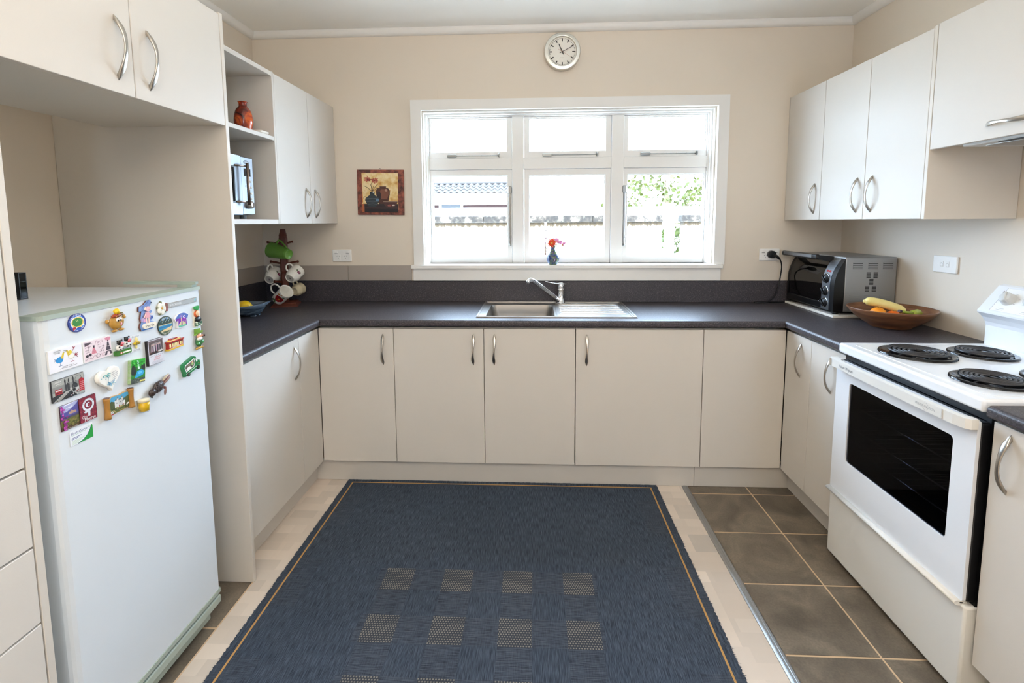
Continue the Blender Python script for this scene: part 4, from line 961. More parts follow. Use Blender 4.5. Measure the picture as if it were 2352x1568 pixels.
for k in range(32): z = rg.uniform(-.030, .029); a.blob(-.045+abs(rg.gauss(0, .005))+(.004 if z < -.008 else 0), z, .0028, .0022, rg.choice(['b23a9c', '8a2a80', 'd060b8']), 8, .3, rg)
a.rect(0, .046, -.0308, .0308, '8d2338')
for k in range(8): x = .002+.0062*k; a.line([(x, -.0308), (x, .0308)], .0016 if k % 2 else .0006, '5c1c34' if k % 2 else '3a2048')
for k in range(10): z = -.028+.0063*k; a.line([(0, z), (.046, z)], .0014 if k % 2 else .0005, '6a1a30' if k % 2 else 'c25a50')
a.hoop(.024, .010, .0110, .0160, 'dfe2ea', n=36); a.hoop(.024, .010, .0160, .0164, '6a7080', n=36); a.arc_text('FORTITUDINE', .024, .010, .0125, PI/2, 2.6, .0028, '5a6072')
a.hoop(.024, .010, .0045, .0062, 'dfe2ea', PI*.25, PI*1.7, 20); a.rect(.017, .022, .006, .0145, 'dfe2ea'); a.blob(.019, -.006, .008, .003, 'd6d9e2', 10, .2, rg); a.poly([(.021, -.007), (.028, -.007), (.027, -.019), (.021, -.019)], 'd6d9e2')
a.text('Clan', .012, -.0215, .0078, 'f4f2f2', width=.014); a.text('Macrae', .026, -.0290, .0085, 'f4f2f2', width=.030); a.text('Eilean Donan Castle', -.024, -.0290, .0026, 'd9d2c8', width=.030); a.build(parent=m_)

# castle scroll
m_ = mag('scroll_magnet', 'rolled scroll magnet showing a white castle', 1.2270, .9305)
b = MB(); b.col = lin('c79c5c'); b.prism([(-.034, -.026), (.034, -.021), (.036, .020), (.020, .0235), (.004, .0215), (-.018, .024), (-.034, .021)], -.006, 0); b.build('sheet', 'paint', m_)
a = Art(-.0061); a.poly([(-.033, -.0245), (.033, -.020), (.034, .019), (.020, .0225), (.004, .0205), (-.018, .023), (-.033, .020)], '5b6638'); a.poly([(-.033, .006), (.034, .004), (.034, .019), (.020, .0225), (.004, .0205), (-.018, .023), (-.033, .020)], '4fa3cc')
a.poly([(-.033, .006), (-.024, .012), (-.012, .006), (.002, .012), (.016, .008), (.034, .013), (.034, -.010), (-.033, -.012)], '4f5a34')
for x, z0, z1, w2_ in ((-.010, -.010, .010, .008), (-.004, -.012, .014, .005), (.003, -.010, .008, .010), (.010, -.010, .013, .005), (.015, -.012, .002, .008)): a.rect(x-w2_/2, x+w2_/2, z0, z1, rg.choice(['d9d8d4', 'c4c4c0', 'e8e6e0'])); a.poly([(x-w2_/2, z1), (x+w2_/2, z1), (x, z1+.004)], '6b7076')
for x in (.000, .012): a.rect(x-.0016, x+.0016, -.012, -.005, 'a02a34')
for k in range(50): a.blob(rg.uniform(-.032, .031), rg.uniform(-.020, -.008), .0024, .0016, rg.choice(['6b7440', '8c8648', '3d4628', 'b0a060']), 7, .3, rg)
for x in (-.009, .003, .010): a.rect(x-.001, x+.001, .001, .004, '4c4c50')
a.hoop(-.026, -.018, .002, .0042, 'f0efec', n=14); a.rect(-.031, -.020, -.0245, -.0215, 'b03038'); a.poly([(.020, -.014), (.030, -.010), (.030, -.007), (.021, -.008)], 'e9e7e2'); a.build(parent=m_)
for x, z0, z1 in ((-.038, -.030, .026), (.038, -.026, .027)):
    b = MB(); b.col = lin('a87838'); n_ = 10; P = [(x, -.007, z0+(z1-z0)*k/n_) for k in range(n_+1)]; b.tube(P, [.0062+.0022*abs(2*k/n_-1)**2 for k in range(n_+1)], 12); b.col = lin('5a3418'); b.cyl((x, -.007, z1), (x, -.007, z1+.0012), .0078, .0065, 12); b.cyl((x, -.007, z0), (x, -.007, z0-.001), .0078, .0065, 12); b.build('roll', 'paint', m_)

# beer mug
m_ = mag('beer_magnet', 'little clear beer mug magnet filled with yellow beer', 1.2995, .896)
b = MB(); b.M = Matrix.Translation((.002, -.011, 0)); b.lathe([(.0005, -.019), (.0125, -.019), (.0135, -.015), (.0155, .018), (.0165, .019)], 20, cap0=True); b.build('glass', 'clear_plastic', m_)
b = MB(); b.col = lin('f4c416'); b.M = Matrix.Translation((.002, -.011, 0)); b.lathe([(.0005, -.0165), (.0122, -.016), (.0143, .0095), (.0005, .0097)], 20); b.build('beer', 'glaze', m_)
b = MB(); b.col = lin('fbeccb'); b.M = Matrix.Translation((.002, -.011, 0)); b.lathe([(.0005, .0098), (.0144, .0098), (.0150, .0165), (.0005, .0168)], 20); b.build('froth', 'paint', m_)
MB().tube([(-.012+-.009*math.sin(PI*k/8), -.011, -.012+.021*k/8) for k in range(9)], .0022, 8).build('mug_handle', 'clear_plastic', m_)

# business card
m_ = mag('card_magnet', 'white business card magnet with a green corner and blue lettering', 1.1185, .8910)
b = MB(); b.col = lin('dfe3ea'); b.prism(rrect(-.031, .031, -.019, .0195, .002), -.001, 0); b.build('card', 'paint', m_)
a = Art(-.0011); a.poly(rrect(-.0305, .0305, -.0185, .019, .002), 'eceff4'); cv = [(-.012, -.0185), (.004, -.0135), (.015, -.006), (.023, .004), (.028, .015)]
a.poly(cv + [(.0305, .012), (.0305, -.0185)], '1f9a3c'); a.line(cv, .0012, '2a3a6a'); a.text('ElectraServe', -.0275, .0085, .0062, '27337a', 'l', shear=.15, width=.043)
for k in range(5): an = .1+.35*k; a.poly([(.016, .010), (.016+.008*math.cos(an)-.001, .010+.008*math.sin(an)), (.016+.008*math.cos(an+.15), .010+.008*math.sin(an+.15))], '2a9a48')
a.line([(-.0275, .0062), (.012, .0068)], .0006, '5aa060')
for k, l_ in enumerate((.026, .020)): a.line([(-.027, .000-.003*k), (-.027+l_, .0004-.003*k)], .0013, '3c4a86')
for k in range(5): a.line([(-.027, -.0068-.0022*k), (.008-.005*k, -.0066-.0022*k)], .0006, 'a9c88c')
a.build(parent=m_)

# ================================================================== stove
OX, OY = 1.235, 2.020
st = thing('stove', 'white freestanding electric stove with coil burners and dark oven window', 'stove', (OX, OY, 0), RIGHT)
# local x = 2.020 - world y (0 .. .65), local y = depth
b = MB(); b.box(.004, .022, .030, .62, .02, .872); b.box(.628, .646, .030, .62, .02, .872); b.box(.022, .628, .030, .62, .846, .872); b.box(.022, .628, .030, .62, .02, .30); b.box(.022, .628, .52, .62, .30, .846)
b.build('body', 'black', st)
b = MB(); b.rbox(.0, .650, .0, .575, .874, .913, .009, 3); ct = b.build('cooktop', 'enamel', st)
ho = rrect(.03, .620, .035, .555, .03); hi = rrect(.034, .616, .039, .551, .027); MB().ring(ho, hi, .9128, .9142, 'xy').build('cooktop_ridge', 'enamel', ct)
bg = MB(); bg.prism([(.566, .905), (.566, .988), (.561, 1.003), (.549, 1.022), (.529, 1.041), (.528, 1.048), (.604, 1.146), (.622, 1.151), (.6375, 1.135), (.6375, .905)], .0, .65, 'yz'); bk = bg.build('backguard', 'enamel', st)
sl = bpy.data.objects.new('control_panel', None)
pa = Art(-.0008); pa.rect(.045, .605, .010, .116, 'eceded'); pa.rect(.045, .0462, .010, .116, '6a6c70'); pa.line([(.045, .010), (.605, .010)], .0006, 'b8babd'); pa.line([(.045, .116), (.605, .116)], .0006, 'c8cacd')
KN = (.085, .178, .290, .385, .480, .560)
for k, kx in enumerate(KN):
    for an in (.35, 1.2, 2.0, 2.75, 3.55, 5.75): pa.rect(kx+.034*math.cos(an)-.004, kx+.034*math.cos(an)+.004, .066+.030*math.sin(an)-.0008, .066+.030*math.sin(an)+.0008, 'a0a2a6')
    pa.rect(kx-.014, kx+.010, .0225, .0240, 'aaacb0'); pa.rect(kx-.018, kx+.010, .0165, .0178, 'aaacb0')
pa.circle(.178, .0270, .0030, '55575b', n=12)
pp = pa.build('control_panel', 'print', bk); pp.location = (0, .528, 1.048); pp.rotation_euler = (-.660, 0, 0)
for kx in KN:
    b = MB(); b.M = Matrix.Translation((0, .528, 1.048)) @ Matrix.Rotation(-.660, 4, 'X') @ Matrix.Translation((kx, 0, .066)) @ Matrix.Rotation(PI/2, 4, 'X')
    b.lathe([(.0265, .001), (.0255, .006), (.0220, .009), (.0215, .022), (.019, .025), (.0005, .0255)], 28); b.M = b.M @ Matrix.Rotation(.5, 4, 'Z'); b.rbox(-.0065, .0065, -.0225, .0225, .008, .030, .003, 2)
    kn = b.build('knob', 'knob_grey', bk)
    b2 = MB(); b2.M = b.M; b2.rbox(-.0012, .0012, .014, .0222, .0285, .0304, .0003); b2.build('pointer', 'black', kn)
# oven door with window
od = MB(); od.ring(rrect(.001, .640, .306, .846, .006), rrect(.085, .566, .450, .771, .014), -.001, .009); odoor = od.build('oven_door', 'enamel', st)
MB().ring(rrect(.003, .645, .308, .844, .006), rrect(.080, .571, .445, .776, .014), .0091, .0285).build('door_liner', 'black', odoor)
MB().prism(rrect(.084, .567, .449, .772, .014)[::1], .004, .008).build('oven_glass', 'oven_glass', odoor)
hb = MB(); hb.prism([(.000, -.0012), (-.001, -.024), (.007, -.033), (.030, -.038), (.20, -.041), (.45, -.041), (.60, -.038), (.634, -.031), (.643, -.020), (.643, -.0012), (.622, -.0012), (.612, -.014), (.57, -.022), (.08, -.022), (.045, -.016), (.034, -.0012)][::-1], .823, .853, 'xy')
bar = hb.build('door_handle', 'oven_cream', odoor)
a = Art(-.0412); a.text('Fisher', .080, .8330, .0110, '6d7078', 'l', width=.034); a.rect(.1185, .1192, .832, .845, '6d7078'); a.text('Paykel', .124, .8330, .0110, '6d7078', 'l', width=.036)
a.text('MULTIFUNCTION', .505, .8345, .0075, '9a9ca0', width=.075); a.hoop(.507, .838, .0105, .0113, '9a9ca0', .5, 2.6, 16); a.hoop(.507, .838, .0105, .0113, '9a9ca0', 3.6, 5.8, 16); a.build('lettering', 'print', bar)
a = Art(-.0385); 
for x in (.014, .566): b = box(x, x+.0008, -.0415, -.030, .8232, .8528).build('handle_seam', 'grey_plastic', bar)
dw = MB(); dw.rbox(.0, .650, .0, .40, .022, .296, .007, 2); dwr = dw.build('drawer', 'oven_cream', st)
b = MB(); b.loft([[(x, -.006-.013*math.cos(t_), .298+.008*math.sin(t_)+.001) for t_ in [2*PI*q/14 for q in range(14)]] for x in (.0, .636)]); b.rbox(.0, .636, -.006, .02, .2962, .3040, .002); b.build('drawer_handle', 'oven_cream', dwr)
# racks inside
for z in (.655, .560, .485):
    b = MB(); b.tube([(.03, .060, z), (.62, .060, z)], .0032, 8); b.tube([(.03, .49, z), (.62, .49, z)], .0032, 6)
    rk = b.build('oven_rack', 'chrome', st); b = MB()
    for q in range(15): x = .045+.04*q; b.tube([(x, .062, z), (x, .49, z)], .0013, 5)
    b.build('rack_wires', 'coil', rk)['kind'] = 'stuff'
def coil(R0):
    b = MB(); n = 170; turns = 5.1; P = []
    for k in range(n+1):
        f = k/n; r = .020+(R0*.83-.020)*f; an = turns*2*PI*f
        P.append((r*math.cos(an), r*math.sin(an), .9255))
    an = turns*2*PI; r = R0*.83
    P += [(r*math.cos(an+.1)+.004*math.cos(an), r*math.sin(an+.1), .9245), (r*1.08*math.cos(an+.2), r*1.08*math.sin(an+.2), .921)]
    b.tube(P, .0046, 8, flat=.85)
    for q in range(3): a_ = 2*PI*q/3+.4; b.tube([(.012*math.cos(a_), .012*math.sin(a_), .9195), (R0*.86*math.cos(a_), R0*.86*math.sin(a_), .9195)], .0022, 6)
    return b
for bx, by, br, ph in ((.180, .171, .113, 2.6), (.179, .404, .097, 2.6), (.488, .162, .097, 2.6), (.488, .402, .113, 2.6)):
    b = MB(); b.lathe([(.0008, .9138), (br*.55, .9140), (br*.80, .9152), (br*.93, .9185), (br*.98, .9205), (br*1.02, .9195), (br*1.035, .9140)], 48); d_ = b.build('drip_bowl', 'dark_enamel', st); d_.location = (bx, by, 0)
    c_ = coil(br).build('burner_coil', 'coil', st); c_.location = (bx, by, 0); c_.rotation_euler = (0, 0, ph)
for fx in (.04, .61): MB().cyl((fx, .08, .0), (fx, .08, .0225), .016, .014, 12).build('foot', 'black', st)

# ================================================================== sink and tap
sk = thing('sink', 'stainless steel sink with bowl at left and ridged drainer at right', 'sink', (0, 0, 0))
sx0, sx1, sy0, sy1 = -.312, .541, 2.568, 3.072
b = MB(); ZT = .9038
b.box(sx0, bx0-.0005, sy0, sy1, .9002, ZT); b.box(bx1+.0005, sx1, sy0, sy1, .9002, ZT); b.box(bx0-.0005, bx1+.0005, sy0, by0-.0005, .9002, ZT); b.box(bx0-.0005, bx1+.0005, by1+.0005, sy1, .9002, ZT)
b.ring(rrect(sx0, sx1, sy0, sy1, .016), rrect(sx0+.010, sx1-.010, sy0+.010, sy1-.010, .010), .9036, .9072, 'xy')
b.build('rim', 'steel', sk)
b = MB(); bl = []
for z, ins, r in ((ZT, 0, .030), (.898, .002, .034), (.86, .006, .042), (.79, .012, .050), (.768, .030, .055), (.762, .055, .06)): bl.append([(x, y, z) for x, y in rrect(bx0+ins, bx1-ins, by0+ins, by1-ins, r, 7)])
b.loft(bl, False, True); bw = b.build('bowl', 'steel_bowl', sk)
b = MB(); b.lathe([(.0005, .7640), (.030, .7640), (.042, .7655), (.044, .7630)], 24, (bx0+bx1)/2, (by0+by1)/2+.04); b.build('drain', 'chrome', bw)
for k in range(6):
    y = 2.672+.0625*k; x1 = .505+.0
    b = MB(); n = 8; lo = []
    for x, s_ in ((.140, .15), (.150, 1), (x1-.02, 1), (x1, .15)): lo.append([(x, y+.0085*math.cos(PI*q/n), ZT-.0002+.0055*s_*math.sin(PI*q/n)) for q in range(n+1)])
    b.loft(lo, True, True); b.build('drainer_ridge', 'steel', sk)
b = MB(); b.rbox(.120, .128, 2.585, 2.99, ZT-.001, ZT+.003, .0015); b.rbox(.5155, .522, 2.60, 3.03, ZT-.001, ZT+.003, .0015); b.rbox(.13, .52, 3.030, 3.04, ZT-.001, ZT+.0035, .0015); b.build('drainer_edge', 'steel', sk)
tp = thing('tap', 'chrome mixer tap with raised spout and flat lever behind the sink', 'tap', (.163, 3.040, 0))
b = MB(); b.lathe([(.027, .9040), (.027, .9085), (.0225, .911), (.0215, .985), (.0235, .987), (.0235, .991), (.0205, .993), (.0205, .997), (.0225, .999), (.0225, 1.010), (.0190, 1.024), (.012, 1.031), (.0005, 1.033)], 28); b.build('tap_body', 'chrome', tp)
b = MB(); b.tube([(-.016, -.010, .926), (-.050, -.035, .958), (-.110, -.085, 1.010), (-.155, -.125, 1.050), (-.176, -.146, 1.064), (-.190, -.157, 1.066), (-.199, -.163, 1.058), (-.201, -.165, 1.045)], [.0135, .0120, .0115, .0115, .0115, .0118, .012, .0125], 14); b.build('spout', 'chrome', tp)
b = MB(); b.tube([(.028, .008, 1.019), (.005, -.002, 1.023), (-.030, -.018, 1.026), (-.065, -.036, 1.034), (-.095, -.050, 1.043)], [.016, .017, .013, .0105, .0080], 12, flat=.35, up=(0, 0, 1)); b.build('lever', 'chrome', tp)

# ================================================================== toaster oven, board, cord
TX, TY = 1.556, 3.080
tag(rbox(1.546, 1.862, 2.590, 3.083, .9005, .9135, .002).build('board', 'porcelain'), 'white board underneath the toaster oven on the worktop', 'board')
to = thing('toaster_oven', 'black and silver toaster oven with three dials in the right corner', 'toaster oven', (TX, TY, 0), RIGHT)
# local x = 3.080 - world y (0 .. .47), local y = depth towards the right wall
rbox(.004, .468, .052, .312, .929, 1.2155, .006, 2).build('casing', 'toaster_silver', to)
def fc(z): return .0 if z < 1.06 else .060*((z-1.06)/.155)**2.0
zz = [.931+.0125*k for k in range(24)]; zz = [z for z in zz if z < 1.214]+[1.214]
front = [(fc(z), z) for z in zz]
prof = front + [(.0515, 1.2145), (.0515, .931)] if front[-1][0] < .0515 else front[:-1]+[(.0515, 1.206), (.0515, .931)]
MB().prism([(y, z) for y, z in prof], .434, .4695, 'yz').build('end_frame', 'black', to)
MB().prism([(y, z) for y, z in prof], .0, .012, 'yz').build('end_frame', 'black', to)
MB().prism([(y+.010 if y < .04 else y, z) for y, z in prof], .0125, .3605, 'yz').build('oven_cavity', 'cavity', to)
b = MB(); b.loft([[(x, fc(z)+.001, z) for z in zz if .965 < z < 1.20] for x in (.014, .359)], False, False, closed=False); b.build('door_glass', 'smoke_glass', to)
b = MB(); b.rbox(.0125, .3605, -.002, .012, .931, .966, .003); b.build('lower_rail', 'black', to)
b = MB(); P0 = [(fc(z)-.0015, z) for z in zz if z < 1.205]; b.prism(P0 + [(y+.012, z) for y, z in P0[::-1]], .362, .433, 'yz'); cpn = b.build('control_panel', 'panel_silver', to)
for z in (1.096, 1.030, .968):
    yb_ = fc(z)-.0015
    b = MB(); b.M = Matrix.Translation((.397, yb_, z)) @ Matrix.Rotation(PI/2, 4, 'X'); b.lathe([(.0255, .000), (.0245, .003), (.0215, .003), (.0185, .013), (.0005, .014)], 24); k_ = b.build('knob', 'black', cpn)
    b.__init__(); b.M = Matrix.Translation((.397, yb_, z)) @ Matrix.Rotation(PI/2, 4, 'X') @ Matrix.Rotation(.8, 4, 'Z'); b.rbox(-.005, .005, -.022, .020, .010, .021, .002, 2); b.build('dial_grip', 'black', k_)
    b = MB(); b.M = Matrix.Translation((.397, yb_-.0004, z)) @ Matrix.Rotation(PI/2, 4, 'X'); b.lathe([(.0262, .0), (.0285, .0008), (.0262, .0016)], 24); b.build('dial_ring', 'chrome', cpn)
for x in (.386, .408):
    b = MB(); b.col = lin('b02028'); b.M = Matrix.Translation((x, fc(1.137)-.002, 1.137)) @ Matrix.Rotation(-.45, 4, 'X'); b.rbox(-.0075, .0075, -.002, .002, -.005, .005, .0015); b.build('indicator', 'glaze', cpn)
a = Art(0); a.M = Matrix.Translation((.397, fc(1.172)-.0012, 1.172)) @ Matrix.Rotation(-.72, 4, 'X'); a.text('Breville', 0, -.003, .0075, '55585e', width=.034); a.build('lettering', 'print', cpn)
b = MB(); b.rbox(.004, .372, -.046, -.022, 1.196, 1.224, .008, 3); b.build('door_handle', 'black', to)
b = MB(); b.rbox(.030, .330, -.0485, -.043, 1.203, 1.221, .002); b.build('handle_trim', 'panel_silver', to)
for x in (.020, .340):
    b = MB(); b.prism([(-.024, 1.198), (-.024, 1.220), (.055, 1.212), (.055, 1.190), (.02, 1.186)], x, x+.026, 'yz'); b.build('handle_arm', 'black', to)
b = MB(); b.tube([(.06, -.001+.004, .998), (.30, .003, .998), (.325, .003, .990), (.330, .003, .966), (.355, .003, .962)], .0016, 6)
for x in (.12, .20):
    b.tube([(x, .004, 1.000), (x, .004, .975), (x+.016, .004, .975), (x+.016, .004, 1.000)], .0010, 5); b.tube([(x+.05, fc(1.17)+.006, 1.172), (x+.05, fc(1.15)+.006, 1.150), (x+.066, fc(1.15)+.006, 1.150), (x+.066, fc(1.17)+.006, 1.172)], .0010, 5)
b.build('rack_wire', 'chrome', to)
vs = MB(); sd = .4684
def sv(X, Y): return ((X-1280)*.0002785+.052, 1.2155-(Y-255)*.000288)
for x0, x1 in ((1415, 1590), (1690, 1865), (1955, 2135)):
    for Y in (365, 397, 430, 462):
        a0, z0 = sv(x0, Y); a1, _z = sv(x1, Y); vs.prism([(a0, z0-.0028), (a1, z0-.0028), (a1, z0+.0028), (a0, z0+.0028)], sd-.002, sd+.0004, 'yz')
for x0, x1, ys in ((1670, 1745, range(535, 630, 22)), (1795, 1868, range(535, 630, 22)), (1725, 1798, range(657, 750, 22)), (1655, 1728, range(778, 870, 22)), (1780, 1855, range(778, 870, 22))):
    for Y in ys:
        a0, z0 = sv(x0, Y); a1, _z = sv(x1, Y); vs.prism([(a0, z0-.0020), (a1, z0-.0020), (a1, z0+.0020), (a0, z0+.0020)], sd-.002, sd+.0004, 'yz')
vv = vs.build('vent_slots', 'black', to); vv['kind'] = 'stuff'
vs = MB()
for x0, x1 in ((1415, 1590), (1690, 1865), (1955, 2135), (1385, 1560), (1655, 1830), (1930, 2105)):
    for Y in ((365, 397, 430, 462) if x0 in (1415, 1690, 1955) else (962, 994, 1026, 1058)):
        a0, z0 = sv(x0, Y); a1, _z = sv(x1, Y); b_ = vs; b_.prism([(a0, z0+.0010), (a1, z0+.0010), (a1, z0+.0034), (a0, z0+.0034)], sd-.001, sd+.0026, 'yz')
vv = vs.build('louvres', 'toaster_silver', to); vv['kind'] = 'stuff'
for fx, fy in ((.03, .03), (.44, .03), (.03, .28), (.44, .28)): MB().cyl((fx, fy, .9137), (fx, fy, .930), .015, .015, 12).build('foot', 'black', to)
# cord and plug, part of the oven (local coordinates)
def tl(x, y, z): return (TY-y, x-TX, z)
cpath = [(1.459, 3.062, 1.196), (1.478, 3.055, 1.186), (1.500, 3.062, 1.160), (1.515, 3.078, 1.120), (1.514, 3.085, 1.070), (1.505, 3.082, 1.010), (1.492, 3.075, .970), (1.462, 3.06, .930), (1.420, 3.055, .908), (1.380, 3.06, .9045), (1.356, 3.066, .9045), (1.380, 3.076, .9045), (1.45, 3.082, .9045), (1.56, 3.086, .906), (1.66, 3.086, .93)]
def smooth_path(P, n=6):
    P = [Vector(q) for q in P]; out = []
    for i in range(len(P)-1):
        p0, p1, p2, p3 = P[max(i-1, 0)], P[i], P[i+1], P[min(i+2, len(P)-1)]
        for k in range(n):
            t_ = k/n; out.append(.5*((2*p1)+(-p0+p2)*t_+(2*p0-5*p1+4*p2-p3)*t_*t_+(-p0+3*p1-3*p2+p3)*t_**3))
    return out + [P[-1]]
MB().tube([tl(*q) for q in smooth_path(cpath)], .0038, 8).build('cord', 'black', to)
b = MB(); b.tube([tl(1.456, 3.0985, 1.199), tl(1.456, 3.074, 1.199), tl(1.456, 3.066, 1.199)], [.024, .023, .019], 18); b.tube([tl(1.456, 3.066, 1.199), tl(1.474, 3.060, 1.189), tl(1.492, 3.058, 1.172)], [.010, .009, .0065], 10); b.build('plug', 'black', to)

# ================================================================== sockets
def outlet(label, loc, rz, w_, h, kind):
    t = thing('wall_socket', label, 'socket', loc, rz, 'white wall sockets')
    rbox(-w_/2, w_/2, -.010, -.0006, -h/2, h/2, .004, 2).build('faceplate', 'white_plastic', t)
    if kind == 'power':
        for sg in (-1, 1):
            rbox(sg*.037-.010, sg*.037+.010, -.0125, -.0098, .0145, .0285, .0015).build('rocker_switch', 'white_plastic', t)
            box(sg*.037-.010, sg*.037+.010, -.0107, -.0098, .0105, .0138).build('switch_shadow_gap', 'gasket', t)
            if kind == 'power':
                a = Art(-.0101); cx = sg*.024
                rbox(cx-.015, cx+.015, -.0108, -.0099, -.030, .006, .0006).build('insert', 'white_plastic', t)
                a.y = -.0109
                for pts in ([(cx-.009, -.006), (cx-.005, -.001)], [(cx+.009, -.006), (cx+.005, -.001)], [(cx, -.014), (cx, -.020)]): a.line(pts, .0022, '4a4a4a')
                a.build('pin_holes', 'print', t)
    else:
        for x in (-.014, .018):
            rbox(x-.009, x+.009, -.012, -.0098, -.012, .014, .001).build('jack', 'white_plastic', t)
            a = Art(-.0121); a.line([(x-.006, -.009), (x+.006, -.009), (x+.006, .004), (x-.006, .004), (x-.006, -.009)], .0010, 'a2a29e'); a.rect(x-.004, x+.004, .0062, .0078, 'b8b8b4'); a.build('jack_print', 'print', t)
    return t
outlet('white double power socket on the back wall left of the window', (-1.2355, D, 1.1985), BACK, .125, .077, 'power')
outlet('white double power socket right of the window with a black plug in it', (1.448, D, 1.1965), BACK, .122, .074, 'power')
outlet('white phone and aerial wall socket on the right wall beside the toaster oven', (XR, 2.324, 1.203), RIGHT, .131, .077, 'data')

# ================================================================== clock
ck = thing('wall_clock', 'round steel wall clock with white dial above the window', 'clock', (.1685, D, 2.4235))
R_ = .1085
b = MB(); b.M = Matrix.Rotation(PI/2, 4, 'X'); b.lathe([(.0005, .0008), (R_, .0008), (R_+.0005, .030), (R_-.001, .0365), (R_-.0030, .0385), (R_-.005, .0388), (R_-.018, .0405), (R_-.021, .0406), (R_-.0222, .0398), (R_-.0235, .037), (R_-.0245, .020)], 64); b.build('case', 'clock_steel', ck)
b = MB(); b.col = lin('f3f0e7'); b.prism(circ(0, 0, R_-.022, 48), -.022, -.018); dial = b.build('dial', 'paint', ck)
a = Art(-.0222)
for k in range(60):
    an = PI/2-2*PI*k/60; r0, w2_ = (.060, .0068) if k % 5 == 0 else (.0735, .0024); r1 = .0790
    a.line([(r0*math.cos(an), r0*math.sin(an)), (r1*math.cos(an), r1*math.sin(an))], w2_, '26211e')
a.line([(-.012, -.034), (.010, -.034)], .0012, 'b9b4a8'); a.build('dial_print', 'print', dial)
def hand(name, deg, l0, l1, w_, y, col):
    an = math.radians(90-deg); d_ = Vector((math.cos(an), math.sin(an))); n_ = Vector((-d_.y, d_.x))
    b = MB(); b.col = lin(col); b.prism([tuple(d_*l1-n_*w_*.7), tuple(d_*l1+n_*w_*.7), tuple(d_*-l0+n_*w_), tuple(d_*-l0-n_*w_)][::1], y-.0008, y); return b.build(name, 'paint', ck)
hand('hour_hand', -25, .017, .050, .0030, -.0245, '1f1a18'); hand('minute_hand', 63.5, .017, .074, .0018, -.0262, '1f1a18'); hand('second_hand', 121, .028, .062, .0007, -.0280, 'c07a5a')
MB().prism(circ(0, 0, R_-.0235, 48), -.0365, -.0355).build('clock_glass', 'clock_glass', ck)

# ================================================================== picture
pc = thing('picture', 'square plaque picture of pots and red flowers on the back wall', 'picture', (-.970, D, 1.597), 0)
pc.rotation_euler = (0, .012, 0)
rbox(-.149, .149, -.014, -.001, -.141, .142, .002).build('plaque', 'sketch_border', pc)
b = MB(); b.prism([(-.119, -.108), (.113, -.108), (.113, .121), (-.119, .121)], -.0148, -.0138); b.build('ground', 'sketch_ground', pc)
a = Art(-.0150)
a.poly([(-.119, -.070), (-.119, .121), (-.1185, .121), (-.112, -.060)], 'c9793c')
a.rect(-.104, .112, -.125, -.072, '2c2023'); a.rect(-.101, .112, -.125, -.100, '221a1e'); a.line([(-.104, -.0985), (.112, -.0985)], .003, '6d3f3c'); a.rect(-.119, -.104, -.125, -.072, 'a85c34')
def vase(cx, cz, pts, col): a.poly([(cx+x, cz+z) for x, z in pts] + [(cx-x, cz+z) for x, z in pts[::-1]], col)
jar = [(.026, -.072), (.036, -.05), (.044, -.01), (.044, .010), (.036, .024), (.020, .031), (.020, .034), (.022, .038)]
vase(.016, .0, jar, '4e2b22'); vase(.024, -.002, [(.018, -.04), (.028, -.01), (.028, .008), (.018, .022)], '7a4a38'); a.blob(.036, .014, .008, .008, 'b48c78', 12, .1, R); a.blob(-.010, -.020, .014, .026, '2a1c1e', 12, .1, R)
bowl = [(.020, -.028), (.034, -.020), (.042, -.006), (.046, .002), (.047, .006)]
vase(.062, -.064, bowl, '4d2a28'); a.poly([(.018, -.060), (.106, -.060), (.109, -.055), (.016, -.055)], '8b7260'); a.blob(.082, -.080, .009, .004, 'd8c8bc', 10, .15, R); a.blob(.056, -.082, .014, .006, '8a4a42', 10, .15, R)
vz = [(.020, -.052), (.034, -.035), (.046, -.010), (.043, .004), (.024, .018), (.015, .024), (.015, .040), (.017, .044)]
vase(-.053, -.040, vz, '2b3238')
for k, (z, w_) in enumerate(((.012, .028), (.004, .040), (-.006, .044), (-.016, .042), (-.026, .036), (-.036, .030))): a.line([(-.053-w_, -.040+z), (-.05, -.043+z), (-.053+w_, -.039+z)], .0022, '5c6a72' if k % 2 else '41505a')
a.blob(-.020, -.047, .012, .010, '5f7f9c', 12, .2, R); a.blob(-.046, .000, .004, .006, 'c8ccd0', 10, .2, R)
for sg in (-1, 1): a.hoop(-.053+sg*.046, -.036, .0065, .0095, '39332f', PI*.5-1.6*sg if sg > 0 else PI*.2, PI*.5+1.6 if sg > 0 else PI*1.3, 12)
for x1, z1, bend in ((-.106, .042, -.02), (-.064, .052, 0), (-.056, .060, 0), (-.042, .040, .004), (-.016, .050, .01), (-.004, .026, .02)): a.line([(-.053, .006), ((-.053+x1)/2+bend*.3, (.006+z1)/2+.008), (x1, z1)], .0030, '5b4a34')
rg = random.Random(21)
for cx, cz in ((-.082, .082), (-.036, .074)):
    for k in range(9):
        an = PI*2*k/9+rg.uniform(-.2, .2); r = .024*rg.uniform(.8, 1.2); d_ = Vector((math.cos(an), math.sin(an)*.8)); n_ = Vector((-d_.y, d_.x))
        a.poly([(cx, cz), tuple(Vector((cx, cz))+d_*r*.6-n_*.006), tuple(Vector((cx, cz))+d_*r), tuple(Vector((cx, cz))+d_*r*.6+n_*.006)], rg.choice(['a8513f', 'c4725a', '8e3a30', 'b86048']))
    a.circle(cx, cz, .004, '7a3028', n=10)
a.build('painting', 'print', pc)
b = MB(); b.tube([(-.004+.006*math.cos(t_), -.006, .144+.006*math.sin(t_)) for t_ in [PI*k/8 for k in range(9)]], .0012, 6); b.build('hanger', 'black', pc)

